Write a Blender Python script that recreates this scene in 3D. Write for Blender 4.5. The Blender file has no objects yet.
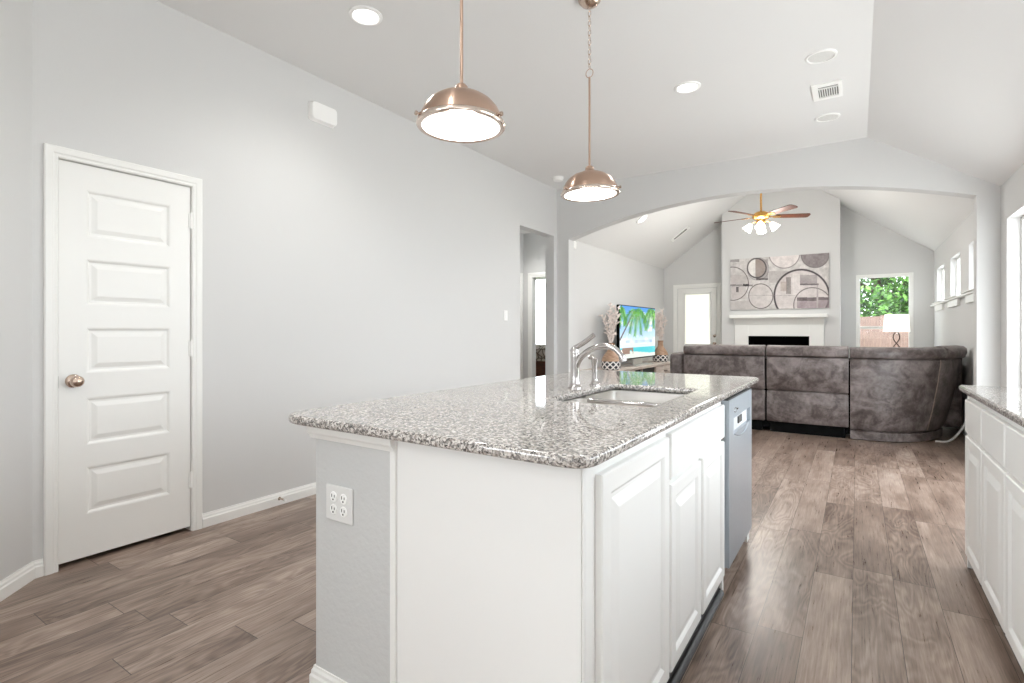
import bpy, bmesh, math, random
from mathutils import Vector, Matrix
random.seed(7)
S = bpy.context.scene
COL = S.collection
PI = math.pi

# ---------------------------------------------------------------- camera, sky, exposure, large lights
TH = math.radians(33.411)
cam_d = bpy.data.cameras.new('camera'); cam = bpy.data.objects.new('camera', cam_d); COL.objects.link(cam)
cam.location = (0, 0, 1.19); cam.rotation_euler = (PI/2, 0, TH)
cam_d.sensor_width = 36; cam_d.lens = 523/1024*36; cam_d.shift_y = -10.5/1024
cam_d.clip_start = .02; cam_d.clip_end = 200
S.camera = cam
S.view_settings.view_transform = 'Standard'; S.view_settings.look = 'None'
S.view_settings.exposure = .2; S.view_settings.gamma = 1; S.view_settings.use_curve_mapping = False
S.cycles.max_bounces = 14; S.cycles.diffuse_bounces = 9; S.cycles.glossy_bounces = 6
S.cycles.transmission_bounces = 6; S.cycles.transparent_max_bounces = 16
S.cycles.caustics_reflective = False; S.cycles.caustics_refractive = False
S.cycles.sample_clamp_indirect = 6
S.cycles.use_denoising = True

W = bpy.data.worlds.new('sky'); S.world = W; W.use_nodes = True
bg = W.node_tree.nodes['Background']
bg.inputs[0].default_value = (.87, .945, 1, 1); bg.inputs[1].default_value = 5.0      # bright overcast sky

def area(name, loc, rot, sx, sy, power, color=(1, 1, 1), shape='RECTANGLE', spread=180):
    d = bpy.data.lights.new(name, 'AREA'); d.shape = shape; d.size = sx; d.size_y = sy
    d.energy = power; d.color = color; d.spread = math.radians(spread)
    o = bpy.data.objects.new(name, d); COL.objects.link(o); o.location = loc; o.rotation_euler = rot
    return o
SUN = bpy.data.lights.new('sun', 'SUN'); SUN.energy = 4.0; SUN.angle = .3; SUN.color = (1, .96, .88)
so = bpy.data.objects.new('sun', SUN); COL.objects.link(so); so.rotation_euler = (math.radians(28), 0, math.radians(-20))
# added area lamps: at the nook window, invented windows and a blank wall
area('added_daylight', (.98, -1.2, 1.5), (PI/2+1.1, 0, PI/2), 3.2, 1.6, 30, (.93, .97, 1))  # added fill tilted up at the ceiling, no window in this wall
area('added_daylight', (1.15, 4.81, 1.1), (PI/2+.2, 0, PI/2), 2.0, 1.95, 25, (.93, .97, 1))
area('added_daylight', (1.15, 2.3, 1.58), (PI/2+.3, 0, PI/2), 1.7, 1.0, 12, (.93, .97, 1))  # boost lamp for the invented window over the worktop
area('added_daylight', (-2.16, -1.75, 1.55), (PI/2+.2, 0, -PI/2), 1.6, 1.2, 52, (.93, .97, 1))  # added to brighten the right cabinets through an invented side window

# ---------------------------------------------------------------- materials
def s2l(c):
    c /= 255
    return c/12.92 if c <= .04045 else ((c+.055)/1.055)**2.4
def C(r, g, b): return (s2l(r), s2l(g), s2l(b), 1)

class N:
    def __init__(s, name):
        s.m = bpy.data.materials.new(name); s.m.use_nodes = True
        s.t = s.m.node_tree; s.b = s.t.nodes['Principled BSDF']; s.out = s.t.nodes['Material Output']
    def n(s, typ, ins=None, **kw):
        x = s.t.nodes.new(typ)
        for k, v in kw.items(): setattr(x, k, v)
        for k, v in (ins or {}).items():
            if isinstance(v, bpy.types.NodeSocket): s.t.links.new(v, x.inputs[k])
            else: x.inputs[k].default_value = v
        return x
    def math(s, op, a, b=0.0, c=0.0):
        return s.n('ShaderNodeMath', {0: a, 1: b, 2: c}, operation=op).outputs[0]
    def set(s, **kw):
        for k, v in kw.items():
            k = k.replace('_', ' ')
            if isinstance(v, bpy.types.NodeSocket): s.t.links.new(v, s.b.inputs[k])
            else: s.b.inputs[k].default_value = v
        return s
    def coords(s, scale=(1, 1, 1), kind='Object'):
        tc = s.n('ShaderNodeTexCoord').outputs[kind]
        return s.n('ShaderNodeMapping', {'Vector': tc, 'Scale': scale}).outputs[0]
    def noise(s, vec, scale, detail=3, rough=.5, dist=0.0, out=0):
        return s.n('ShaderNodeTexNoise', {'Vector': vec, 'Scale': scale, 'Detail': detail, 'Roughness': rough, 'Distortion': dist}).outputs[out]
    def ramp(s, fac, stops, interp='LINEAR'):
        r = s.n('ShaderNodeValToRGB', {0: fac}); e = r.color_ramp; e.interpolation = interp
        while len(e.elements) < len(stops): e.elements.new(.5)
        for el, (p, c) in zip(e.elements, stops): el.position = p; el.color = c
        return r.outputs[0]
    def mix(s, f, a, b, blend='MIX'):
        return s.n('ShaderNodeMix', {0: f, 6: a, 7: b}, data_type='RGBA', blend_type=blend).outputs[2]
    def bump(s, h, strength=.1, dist=.002):
        s.set(Normal=s.n('ShaderNodeBump', {'Height': h, 'Strength': strength, 'Distance': dist}).outputs[0]); return s

def paint(name, col, rough=.6, tex=0, scale=140):
    k = N(name); k.set(Base_Color=col, Roughness=rough)
    v = k.coords(); nz = k.noise(v, scale, 2)
    if tex: k.bump(nz, tex, .003)
    return k.m
def metal(name, col, rough, aniso=None):
    k = N(name); v = k.coords(aniso or (1, 1, 1)); nz = k.noise(v, 60, 2)
    k.set(Base_Color=col, Metallic=1.0, Roughness=k.math('MULTIPLY_ADD', nz, .12, rough-.06)); return k.m
def brushed(name, col, rough):
    k = N(name); nz = k.noise(k.coords((1, 1, 40)), 30, 2)
    k.set(Base_Color=col, Metallic=1.0, Roughness=k.math('MULTIPLY_ADD', nz, .1, rough-.05), Anisotropic=.8, Anisotropic_Rotation=.25)
    k.set(Tangent=k.n('ShaderNodeTangent', direction_type='RADIAL', axis='Z').outputs[0]); return k.m
def plain(name, col, rough=.5, var=.1, scale=30):
    k = N(name); nz = k.noise(k.coords(), scale, 3)
    d = tuple(c*(1-var) for c in col[:3])+(1,); e = tuple(min(1, c*(1+var)) for c in col[:3])+(1,)
    k.set(Base_Color=k.ramp(nz, [(.3, d), (.7, e)]), Roughness=rough); return k.m
def glow(name, col, strength):
    k = N(name); k.set(Base_Color=(.9, .9, .9, 1), Roughness=.4, Emission_Color=col, Emission_Strength=strength); return k.m

M = {}
M['wall'] = paint('wall paint', C(214, 214, 213), .75, .12)
M['ceil'] = paint('ceiling paint', C(232, 232, 231), .85, .15, 90)
M['trim'] = paint('white trim paint', C(240, 240, 237), .38)
M['cab'] = paint('white cabinet lacquer', C(242, 242, 240), .45)
M['plastic'] = paint('white plastic', C(250, 250, 248), .4)
M['slot'] = plain('dark slot', (.03, .03, .03, 1))
M['grey_slot'] = plain('grey vent shade', C(120, 120, 118))
M['black'] = plain('black', (.006, .006, .006, 1), 1); M['black'].node_tree.nodes['Principled BSDF'].inputs['Specular IOR Level'].default_value = .05
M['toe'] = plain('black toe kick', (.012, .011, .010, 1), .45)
M['steel'] = metal('stainless steel', C(226, 223, 219), .34)
M['dwsteel'] = metal('dishwasher steel', C(180, 188, 196), .34, (40, 1, 1))
M['chrome'] = metal('polished nickel', C(196, 192, 190), .12)
M['bronze'] = brushed('brushed warm nickel', C(192, 164, 146), .3)
M['rim'] = metal('polished warm nickel', C(216, 200, 188), .18)
M['nickel'] = metal('satin nickel', C(200, 180, 165), .2)
M['brass'] = metal('polished brass', C(222, 170, 95), .2)
M['lens'] = glow('lit lamp glass', (1, .985, .95, 1), 2.6)
M['canlens'] = glow('lit downlight lens', (1, .985, .95, 1), 4.0)
M['tulip'] = glow('lit frosted glass', (1, .95, .86, 1), 2.4)
M['lampshade'] = glow('lit fabric lamp shade', (1, .95, .85, 1), 1.3)

def floor_mat():
    k = N('grey brown wood planks')
    tc = k.n('ShaderNodeTexCoord').outputs['Object']; xyz = k.n('ShaderNodeSeparateXYZ', {0: tc}); x, y = xyz.outputs[0], xyz.outputs[1]
    px = k.math('MULTIPLY_ADD', x, 1/.16, 100.1); col = k.math('FLOOR', px); fx = k.math('FRACT', px)
    r1 = k.n('ShaderNodeTexWhiteNoise', {'W': col}, noise_dimensions='1D').outputs[0]
    py = k.math('ADD', k.math('MULTIPLY_ADD', y, 1/1.25, 50), k.math('MULTIPLY', r1, 7.3)); row = k.math('FLOOR', py); fy = k.math('FRACT', py)
    idv = k.n('ShaderNodeCombineXYZ', {0: col, 1: row}).outputs[0]
    wn = k.n('ShaderNodeTexWhiteNoise', {'Vector': idv}, noise_dimensions='2D'); rid = wn.outputs[0]
    # gaps
    gx = k.math('GREATER_THAN', k.math('ABSOLUTE', k.math('SUBTRACT', fx, .5)), .4935)
    gy = k.math('GREATER_THAN', k.math('ABSOLUTE', k.math('SUBTRACT', fy, .5)), .4988)
    gap = k.math('MAXIMUM', gx, gy)
    off = k.math('MULTIPLY', rid, 37.0)
    v1 = k.n('ShaderNodeCombineXYZ', {0: k.math('MULTIPLY', x, 5.0), 1: k.math('MULTIPLY', y, 1.1), 2: off}).outputs[0]
    big = k.noise(v1, 1.5, 2, .5, .5)
    rings = k.math('SINE', k.math('MULTIPLY', big, 75.0))
    v2 = k.n('ShaderNodeCombineXYZ', {0: k.math('MULTIPLY', x, 60.0), 1: k.math('MULTIPLY', y, 2.2), 2: off}).outputs[0]
    fine = k.noise(v2, 2.2, 4, .7, .3)
    v3 = k.n('ShaderNodeCombineXYZ', {0: k.math('MULTIPLY', x, 8.0), 1: k.math('MULTIPLY', y, 2.0), 2: off}).outputs[0]
    blot = k.noise(v3, 1.0, 3, .6)
    f = k.math('MULTIPLY_ADD', rings, k.math('MULTIPLY', k.math('GREATER_THAN', k.n('ShaderNodeTexWhiteNoise', {'Vector': idv}, noise_dimensions='3D').outputs[0], .45), .085), .33)
    f = k.math('ADD', f, k.math('MULTIPLY', k.math('SUBTRACT', fine, .5), .8))
    f = k.math('ADD', f, k.math('MULTIPLY', k.math('SUBTRACT', blot, .5), .95))
    f = k.math('ADD', f, k.math('MULTIPLY', k.math('SUBTRACT', rid, .5), .3))
    c = k.ramp(f, [(.0, C(92, 74, 64)), (.35, C(140, 120, 107)), (.6, C(170, 151, 138)), (1.0, C(208, 193, 181))])
    c = k.mix(gap, c, C(62, 50, 43))
    k.set(Base_Color=c, Roughness=k.math('MULTIPLY_ADD', fine, .16, .22), Specular_IOR_Level=.6)
    h = k.math('SUBTRACT', k.math('MULTIPLY_ADD', fine, .5, k.math('MULTIPLY', rings, .12)), k.math('MULTIPLY', gap, 1.5))
    k.bump(h, .10, .0012); return k.m
M['floor'] = floor_mat()

def granite_mat():
    k = N('speckled granite'); v = k.coords()
    wob = k.noise(v, 90, 3, .6, out=1)
    vv = k.n('ShaderNodeMix', {0: .012, 4: v, 5: wob}, data_type='VECTOR').outputs[1]
    def cells(sc):
        return k.n('ShaderNodeSeparateColor', {0: k.n('ShaderNodeTexVoronoi', {'Vector': vv, 'Scale': sc, 'Randomness': 1.0}).outputs['Color']}).outputs[0]
    base = k.ramp(cells(180), [(0, C(222, 217, 211)), (.24, C(190, 183, 176)), (.45, C(146, 138, 131)), (.61, C(98, 90, 84)), (.75, C(50, 44, 41)), (.85, C(12, 11, 10))], 'CONSTANT')
    small = k.ramp(cells(330), [(0, C(226, 222, 218)), (.5, C(176, 168, 162)), (.8, C(74, 66, 62))], 'CONSTANT')
    c = k.mix(.3, base, small)
    k.set(Base_Color=c, Roughness=.05, Specular_IOR_Level=.7); return k.m
M['granite'] = granite_mat()

def leather_mat():
    k = N('mottled grey brown leather'); v = k.coords()
    a = k.noise(v, 5, 6, .62, .8); b = k.noise(v, 26, 4, .6)
    f = k.math('MULTIPLY_ADD', b, .3, k.math('MULTIPLY', a, .8))
    k.set(Base_Color=k.ramp(f, [(.32, C(48, 40, 38)), (.48, C(86, 76, 73)), (.68, C(134, 124, 122))]),
          Roughness=k.math('MULTIPLY_ADD', a, .3, .28))
    k.bump(k.noise(v, 60, 4), .2, .004); return k.m
M['leather'] = leather_mat()
M['seam'] = plain('pale stitching', C(150, 134, 124))

def wood_mat(name, dark, light, axis=(1, 12, 12), rough=.45):
    k = N(name); nz = k.noise(k.coords(axis), 4, 4, .6, .4)
    k.set(Base_Color=k.ramp(nz, [(.3, dark), (.7, light)]), Roughness=rough); return k.m
M['blade'] = wood_mat('fan blade wood', C(62, 30, 16), C(104, 56, 32), (6, 6, 6))
M['whitewash'] = wood_mat('whitewashed planks', C(176, 158, 146), C(226, 216, 208), (12, 1, 12))
M['vasewood'] = wood_mat('turned vase wood', C(140, 104, 80), C(196, 164, 138), (4, 4, 18))
M['fence'] = wood_mat('weathered fence wood', C(96, 76, 70), C(142, 118, 110), (14, 14, 1), .9)
M['bedwood'] = wood_mat('dark bed wood', C(70, 34, 18), C(110, 58, 32))
M['bark'] = plain('bark', C(86, 70, 56), .9, .3)
M['grass'] = plain('grass', C(96, 130, 62), .9, .3, 8)
M['wire'] = plain('dark bronze wire', C(52, 30, 20), .4)
M['twig'] = plain('whitewashed twigs', C(232, 222, 216), .8, .15)

def lattice_mat():
    k = N('black and white lattice'); tc = k.n('ShaderNodeTexCoord').outputs['Object']
    s = k.n('ShaderNodeSeparateXYZ', {0: tc}); ang = k.math('MULTIPLY', k.math('ARCTAN2', s.outputs[1], s.outputs[0]), 5.0)
    z = k.math('MULTIPLY', s.outputs[2], 38.0)
    a = k.math('ABSOLUTE', k.math('SINE', k.math('ADD', ang, z))); b = k.math('ABSOLUTE', k.math('SINE', k.math('SUBTRACT', ang, z)))
    m = k.math('LESS_THAN', k.math('MINIMUM', a, b), .42)
    k.set(Base_Color=k.mix(m, C(46, 44, 52), C(232, 228, 224)), Roughness=.5); return k.m
M['lattice'] = lattice_mat()
def quilt_mat():
    k = N('patterned bedspread'); v = k.coords()
    w = k.n('ShaderNodeTexVoronoi', {'Vector': v, 'Scale': 9.0}, feature='DISTANCE_TO_EDGE').outputs[0]
    k.set(Base_Color=k.ramp(w, [(0, C(96, 84, 74)), (.06, C(110, 98, 88)), (.09, C(182, 170, 158)), (.3, C(206, 196, 184))]), Roughness=.9); return k.m
M['quilt'] = quilt_mat()
def leaf_mat(name, a, b):
    k = N(name); nz = k.noise(k.coords(), 2.5, 3)
    wn = k.n('ShaderNodeTexWhiteNoise', {'Vector': k.n('ShaderNodeNewGeometry').outputs['Random Per Island']}, noise_dimensions='3D').outputs[0]
    k.set(Base_Color=k.ramp(k.math('MULTIPLY_ADD', wn, .7, k.math('MULTIPLY', nz, .3)), [(.1, a), (.9, b)]), Roughness=.6)
    k.b.inputs['Transmission Weight'].default_value = 0; return k.m
M['leaf'] = leaf_mat('green leaves', C(4, 50, 28), C(118, 172, 74))
def glass_mat():
    k = N('window glass'); t = k.n('ShaderNodeBsdfTransparent'); g = k.n('ShaderNodeBsdfGlossy', {'Roughness': .02})
    mx = k.n('ShaderNodeMixShader', {0: .05, 1: t.outputs[0], 2: g.outputs[0]}); k.t.links.new(mx.outputs[0], k.out.inputs[0]); return k.m
M['glass'] = glass_mat()
def blind_mat():
    k = N('cream blind in door glass'); d = k.n('ShaderNodeBsdfDiffuse', {'Color': C(253, 251, 244)}); t = k.n('ShaderNodeBsdfTranslucent', {'Color': C(255, 253, 246)})
    mx = k.n('ShaderNodeMixShader', {0: .55, 1: d.outputs[0], 2: t.outputs[0]}); k.t.links.new(mx.outputs[0], k.out.inputs[0]); return k.m
M['blind'] = blind_mat()
def attr_mat(name, emit=0.0, rough=.6):
    k = N(name); a = k.n('ShaderNodeAttribute', attribute_name='picture').outputs['Color']
    nz = k.noise(k.coords((1, 1, 1)), 14, 5, .7)
    if emit: k.set(Base_Color=(.02, .02, .02, 1), Emission_Color=a, Emission_Strength=emit, Roughness=.15)
    else: k.set(Base_Color=k.mix(.5, a, k.ramp(nz, [(.3, (.62, .60, .60, 1)), (.6, (1, 1, 1, 1))]), 'MULTIPLY'), Roughness=rough)
    return k.m
M['canvas'] = attr_mat('abstract canvas'); M['screen'] = attr_mat('television picture', 1.0)

# ---------------------------------------------------------------- mesh helpers
def BM(): return bmesh.new()
def quad(bm, pts):
    try: return bm.faces.new([bm.verts.new(p) for p in pts])
    except ValueError: return None
def box(bm, x0, x1, y0, y1, z0, z1, bev=0.0, seg=2):
    x0, x1 = sorted((x0, x1)); y0, y1 = sorted((y0, y1)); z0, z1 = sorted((z0, z1))
    t = bmesh.new(); bmesh.ops.create_cube(t, size=1)
    for v in t.verts: v.co = Vector(((x0+x1)/2+v.co.x*(x1-x0), (y0+y1)/2+v.co.y*(y1-y0), (z0+z1)/2+v.co.z*(z1-z0)))
    if bev: bmesh.ops.bevel(t, geom=t.edges[:], offset=min(bev, .49*min(x1-x0, y1-y0, z1-z0)), segments=seg, affect='EDGES', profile=.5)
    merge(bm, t); return bm
def merge(bm, t, mat=None):
    vm = {}
    for v in t.verts: vm[v] = bm.verts.new(mat @ v.co if mat else v.co)
    for f in t.faces:
        try: g = bm.faces.new([vm[v] for v in f.verts]); g.material_index = f.material_index
        except ValueError: pass
    t.free()
def lathe(bm, prof, c=(0, 0, 0), axis='z', seg=32, cap=True):
    rows = []
    for r, h in prof:
        row = []
        for i in range(seg):
            a = 2*PI*i/seg; p = (r*math.cos(a), r*math.sin(a), h)
            if axis == 'x': p = (p[2], p[0], p[1])
            if axis == 'y': p = (p[1], p[2], p[0])
            row.append(bm.verts.new((c[0]+p[0], c[1]+p[1], c[2]+p[2])))
        rows.append(row)
    for a, b in zip(rows, rows[1:]):
        for i in range(seg): bm.faces.new((a[i], a[(i+1) % seg], b[(i+1) % seg], b[i]))
    if cap:
        bm.faces.new(rows[0][::-1]); bm.faces.new(rows[-1])
    return bm
def tube(bm, pts, r, seg=10, closed=False):
    pts = [Vector(p) for p in pts]; n = len(pts); rr = r if isinstance(r, (list, tuple)) else [r]*n
    rows = []; up = None
    for i, p in enumerate(pts):
        if closed: d = pts[(i+1) % n]-pts[i-1]
        else: d = pts[min(i+1, n-1)]-pts[max(i-1, 0)]
        d.normalize()
        if up is None: up = d.orthogonal().normalized()
        else:
            up = up-d*up.dot(d)
            up = up.normalized() if up.length > 1e-5 else d.orthogonal().normalized()
        s = d.cross(up)
        rows.append([bm.verts.new(p+(up*math.cos(2*PI*k/seg)+s*math.sin(2*PI*k/seg))*rr[i]) for k in range(seg)])
    pairs = list(zip(rows, rows[1:]))+([(rows[-1], rows[0])] if closed else [])
    for a, b in pairs:
        for k in range(seg): bm.faces.new((a[k], a[(k+1) % seg], b[(k+1) % seg], b[k]))
    if not closed: bm.faces.new(rows[0][::-1]); bm.faces.new(rows[-1])
    return bm
def curve_pts(ctrl, n=24):
    """Catmull-Rom through control points"""
    c = [Vector(p) for p in ctrl]; c = [c[0]*2-c[1]]+c+[c[-1]*2-c[-2]]; out = []
    m = len(c)-3
    for i in range(m):
        for k in range(n if i < m-1 else n+1):
            t = k/n; a, b, d, e = c[i:i+4]
            out.append(.5*((2*b)+(d-a)*t+(2*a-5*b+4*d-e)*t*t+(3*b-a-3*d+e)*t**3))
    return out
def prism(bm, poly, axis, a, b):
    """extrude a 2D polygon: axis 'y' -> (x,z) polygon between y=a and y=b; 'z' -> (x,y); 'x' -> (y,z)"""
    f = {'y': lambda p, t: (p[0], t, p[1]), 'z': lambda p, t: (p[0], p[1], t), 'x': lambda p, t: (t, p[0], p[1])}[axis]
    A = [bm.verts.new(f(p, a)) for p in poly]; B = [bm.verts.new(f(p, b)) for p in poly]
    n = len(poly); bm.faces.new(A); bm.faces.new(B[::-1])
    for i in range(n): bm.faces.new((A[i], B[i], B[(i+1) % n], A[(i+1) % n]))
    return bm
def loft(bm, rows, closed=True, caps=True):
    vr = [[bm.verts.new(p) for p in r] for r in rows]; n = len(vr[0])
    for a, b in zip(vr, vr[1:]):
        for i in range(n if closed else n-1): bm.faces.new((a[i], a[(i+1) % n], b[(i+1) % n], b[i]))
    if caps: bm.faces.new(vr[0][::-1]); bm.faces.new(vr[-1])
    return bm
def wall_holes(bm, axis, c0, c1, a0, a1, z0, z1, holes):
    """wall slab with rectangular openings; axis = the run direction"""
    cuts = sorted({a0, a1, *[h[0] for h in holes], *[h[1] for h in holes]})
    for p, q in zip(cuts, cuts[1:]):
        spans = [(z0, z1)]
        for h in holes:
            if h[0] <= p+1e-6 and h[1] >= q-1e-6:
                ns = []
                for u, v in spans:
                    if h[2] > u: ns.append((u, min(v, h[2])))
                    if h[3] < v: ns.append((max(u, h[3]), v))
                spans = ns
        for u, v in spans:
            if v-u < 1e-4: continue
            if axis == 'y': box(bm, c0, c1, p, q, u, v)
            else: box(bm, p, q, c0, c1, u, v)
    return bm

def finish(name, bm, mats, parent=None, smooth=0.0):
    """link the mesh (built in world coordinates) as ONE object; parent origin is taken off"""
    o0 = origin_of(parent) if parent else Vector((0, 0, 0))
    bm.verts.ensure_lookup_table()
    for v in bm.verts: v.co -= o0
    bmesh.ops.recalc_face_normals(bm, faces=bm.faces[:]); bm.normal_update()
    if smooth:
        lim = math.radians(smooth)
        for f in bm.faces: f.smooth = len(f.verts) == 4 or abs(f.normal.z) < .999
        for e in bm.edges:
            if len(e.link_faces) == 2: e.smooth = e.calc_face_angle(0) < lim
    me = bpy.data.meshes.new(name); bm.to_mesh(me); bm.free()
    for m in (mats if isinstance(mats, (list, tuple)) else [mats]): me.materials.append(M[m] if isinstance(m, str) else m)
    o = bpy.data.objects.new(name, me); COL.objects.link(o)
    if parent: o.parent = parent
    return o
def origin_of(o):
    v = Vector((0, 0, 0))
    while o: v += o.location; o = o.parent
    return v
def tag(o, label, cat, group=None, kind=None):
    o['label'] = label; o['category'] = cat
    if group: o['group'] = group
    if kind: o['kind'] = kind
    return o
def thing(name, loc, label, cat, group=None):
    o = bpy.data.objects.new(name, None); COL.objects.link(o); o.location = loc; o.empty_display_size = .1
    return tag(o, label, cat, group)
def single(name, bm, mats, loc, label, cat, group=None, smooth=0.0):
    """a thing that is one mesh, its origin at loc"""
    o0 = Vector(loc)
    for v in bm.verts: v.co -= o0
    o = finish(name, bm, mats, None, smooth); o.location = loc
    return tag(o, label, cat, group)
def struct(name, bm, mats, parent=None, smooth=0.0):
    o = finish(name, bm, mats, parent, smooth)
    if not parent: o['kind'] = 'structure'
    return o
def structroot(name, loc):
    o = bpy.data.objects.new(name, None); COL.objects.link(o); o.location = loc; o['kind'] = 'structure'; o.empty_display_size = .1
    return o
def copy_tree(o, parent=None):
    c = o.copy(); COL.objects.link(c)
    if parent: c.parent = parent
    for ch in list(o.children): copy_tree(ch, c)
    return c

# ---------------------------------------------------------------- the room shell
XL, XR, YA, YB = -3.31, 1.036, 6.10, 10.77      # left wall, right wall, arch wall, far wall
ZC, ZR = 3.06, 2.44                              # flat kitchen ceiling, right wall height
ZL, XM = 2.47, -1.147                            # living room wall height, ridge position
KS = .72
ZM = ZL+KS*(XM+3.33)
def roof_z(x): return ZL+KS*(min(x+3.33, 1.036-x))

bm = BM(); box(bm, -8, XR+.14, -3.4, 11.1, -.12, 0); struct('floor', bm, 'floor')

# left wall of the kitchen, with the closet door recess and the hall opening
bm = BM()
wall_holes(bm, 'y', XL-.08, XL, .83, YA, 0, ZC, [(.918, 1.553, 0, 2.056), (5.19, 6.016, 0, 2.435)])
wall_holes(bm, 'y', XL-.13, XL-.08, .6, YA, 0, ZC, [(.918, 1.553, 0, 2.056), (5.19, 6.016, 0, 2.435)])
struct('wall_left', bm, 'wall')
bm = BM(); box(bm, -4.2, XL-.131, .70, .78, 0, 2.5); box(bm, -4.2, XL-.131, 1.8, 1.88, 0, 2.5); box(bm, -4.28, -4.2, .70, 1.88, 0, 2.5); box(bm, -4.28, XL-.131, .70, 1.88, 2.5, 2.58); struct('wall_closet', bm, plain('unlit closet', C(70, 68, 66), .9))  # walls painted dark to stand for the unlit closet behind the door gap
# 45 degree wall beside the closet door
bm = BM(); prism(bm, [(XL, .83), (XL+1.25, -.42), (XL+1.15, -.52), (XL-.13, .76)], 'z', 0, ZC); struct('wall_corner', bm, 'wall')
bm = BM(); wall_holes(bm, 'y', XL+1.13, XL+1.25, -3.3, -.42, 0, ZC, [(-2.6, -.9, .9, 2.2)]); struct('wall_side', bm, 'wall')  # opening made for an added, unseen window
# wall behind the camera with an added, unseen window
bm = BM(); wall_holes(bm, 'x', -3.3, -3.18, XL, XR+.14, 0, ZC, [(-1.8, -.6, 1.0, 2.2)]); struct('wall_rear', bm, 'wall')
# right wall of kitchen and nook
RW = (3.75, 5.867, .06, 2.122)
bm = BM(); wall_holes(bm, 'y', XR, XR+.14, -3.3, YA+.15, 0, ZR, [RW, (1.4, 3.2, 1.06, 2.122)]); struct('wall_right', bm, 'wall')  # the second opening is for an invented window out of view
# kitchen ceiling: flat, then sloping down to the right wall
bm = BM(); box(bm, XL-.14, .08, -3.3, YA, ZC, ZC+.1)
struct('ceiling_kitchen', bm, 'ceil')
bm = BM(); prism(bm, [(.08, ZC), (XR+.14, ZR-.09), (XR+.14, ZR+.05), (.08, ZC+.1)], 'y', -3.3, YA); struct('ceiling_slope', bm, 'ceil')
# wall with the wide arch between kitchen and living room
def arch_z(x):
    h, r = 2.01, .31; R = (h*h+r*r)/(2*r); return 2.695-R+math.sqrt(max(R*R-(x+1.13)**2, 0))
bm = BM(); xs = [XL-.14, -3.14]+[-3.14+4.02*i/60 for i in range(1, 61)]+[XR+.14]
T = .15
for p, q in zip(xs, xs[1:]):
    pier = q <= -3.139 or p >= .879
    zb = [0, 0] if pier else [arch_z(p), arch_z(q)]
    zt = [max(ZC+.1, roof_z(max(p, -3.33))+.1), max(ZC+.1, roof_z(min(q, 1.036))+.1)]
    prism(bm, [(p, zb[0]), (q, zb[1]), (q, zt[1]), (p, zt[0])], 'y', YA, YA+T)
bmesh.ops.remove_doubles(bm, verts=bm.verts[:], dist=1e-5)
inner = [f for f in bm.faces if False]
struct('wall_arch', bm, 'wall')
# living room
bm = BM(); box(bm, -3.46, -3.33, YA+T, YB+.15, 0, ZL+.02); struct('wall_living', bm, 'wall')
CW = [(9.60, 10.37), (8.22, 9.005), (6.85, 7.63)]; CZ = (1.612, 2.15)
bm = BM(); wall_holes(bm, 'y', XR, XR+.14, YA+T, YB+.15, 0, ZL+.02, [(a, b, *CZ) for a, b in CW]); struct('wall_windows', bm, 'wall')
BW = (-.014, .772, .5, 2.15); BD = (-3.055, -2.30, 0, 2.045)
bm = BM(); wall_holes(bm, 'x', YB, YB+.14, -3.46, XR+.14, 0, ZL, [BW, BD])
prism(bm, [(-3.46, ZL), (1.18, ZL), (1.036, ZL+.02), (XM, ZM+.05), (-3.33, ZL+.02)], 'y', YB, YB+.14); struct('wall_back', bm, 'wall')
bm = BM(); prism(bm, [(-3.46, ZL-.13*KS), (XM, ZM), (XM, ZM+.12), (-3.46, ZL+.05)], 'y', YA+T, YB+.14)
struct('ceiling_living', bm, 'ceil')
bm = BM(); prism(bm, [(XM, ZM), (1.18, ZL-.14*KS), (1.18, ZL+.05), (XM, ZM+.12)], 'y', YA+T, YB+.14); struct('ceiling_vault', bm, 'ceil')
# chimney breast with an opening for the firebox
FX0, FX1, FY = -2.10, -.235, 10.27
bm = BM(); wall_holes(bm, 'x', FY, YB-.002, FX0, FX1, 0, roof_z(FX0)-.02, [(-1.64, -.68, .22, 1.10)])
prism(bm, [(FX0, roof_z(FX0)-.02), (FX1, roof_z(FX0)-.02), (FX1, roof_z(FX1)), (XM, ZM-.005), (FX0, roof_z(FX0))], 'y', FY, YB-.002)
struct('wall_chimney', bm, 'wall')
# hall behind the opening, and the bedroom beyond
HX, HY = -4.46, 7.10
bm = BM(); wall_holes(bm, 'x', HY, HY+.1, -7.6, -3.46, 0, 2.75, [(-4.295, -3.52, 0, 2.035)]); struct('wall_hall', bm, 'wall')
bm = BM(); box(bm, HX-.1, HX, 4.3, HY, 0, 2.75); struct('wall_vestibule', bm, 'wall')
bm = BM(); box(bm, HX-.1, XL-.13, 4.2, 4.3, 0, 2.75); struct('wall_hallend', bm, 'wall')
bm = BM(); box(bm, -7.6, XL-.13, 4.2, 11.1, 2.75, 2.85); struct('ceiling_hall', bm, 'ceil')
bm = BM(); box(bm, -7.7, -7.6, HY, 11.1, 0, 2.75); struct('wall_bedroom', bm, 'wall')
bm = BM(); wall_holes(bm, 'x', 11.0, 11.1, -7.6, -3.46, 0, 2.75, [(-7.3, -5.1, .35, 2.5)]); struct('wall_far', bm, 'wall')

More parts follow.
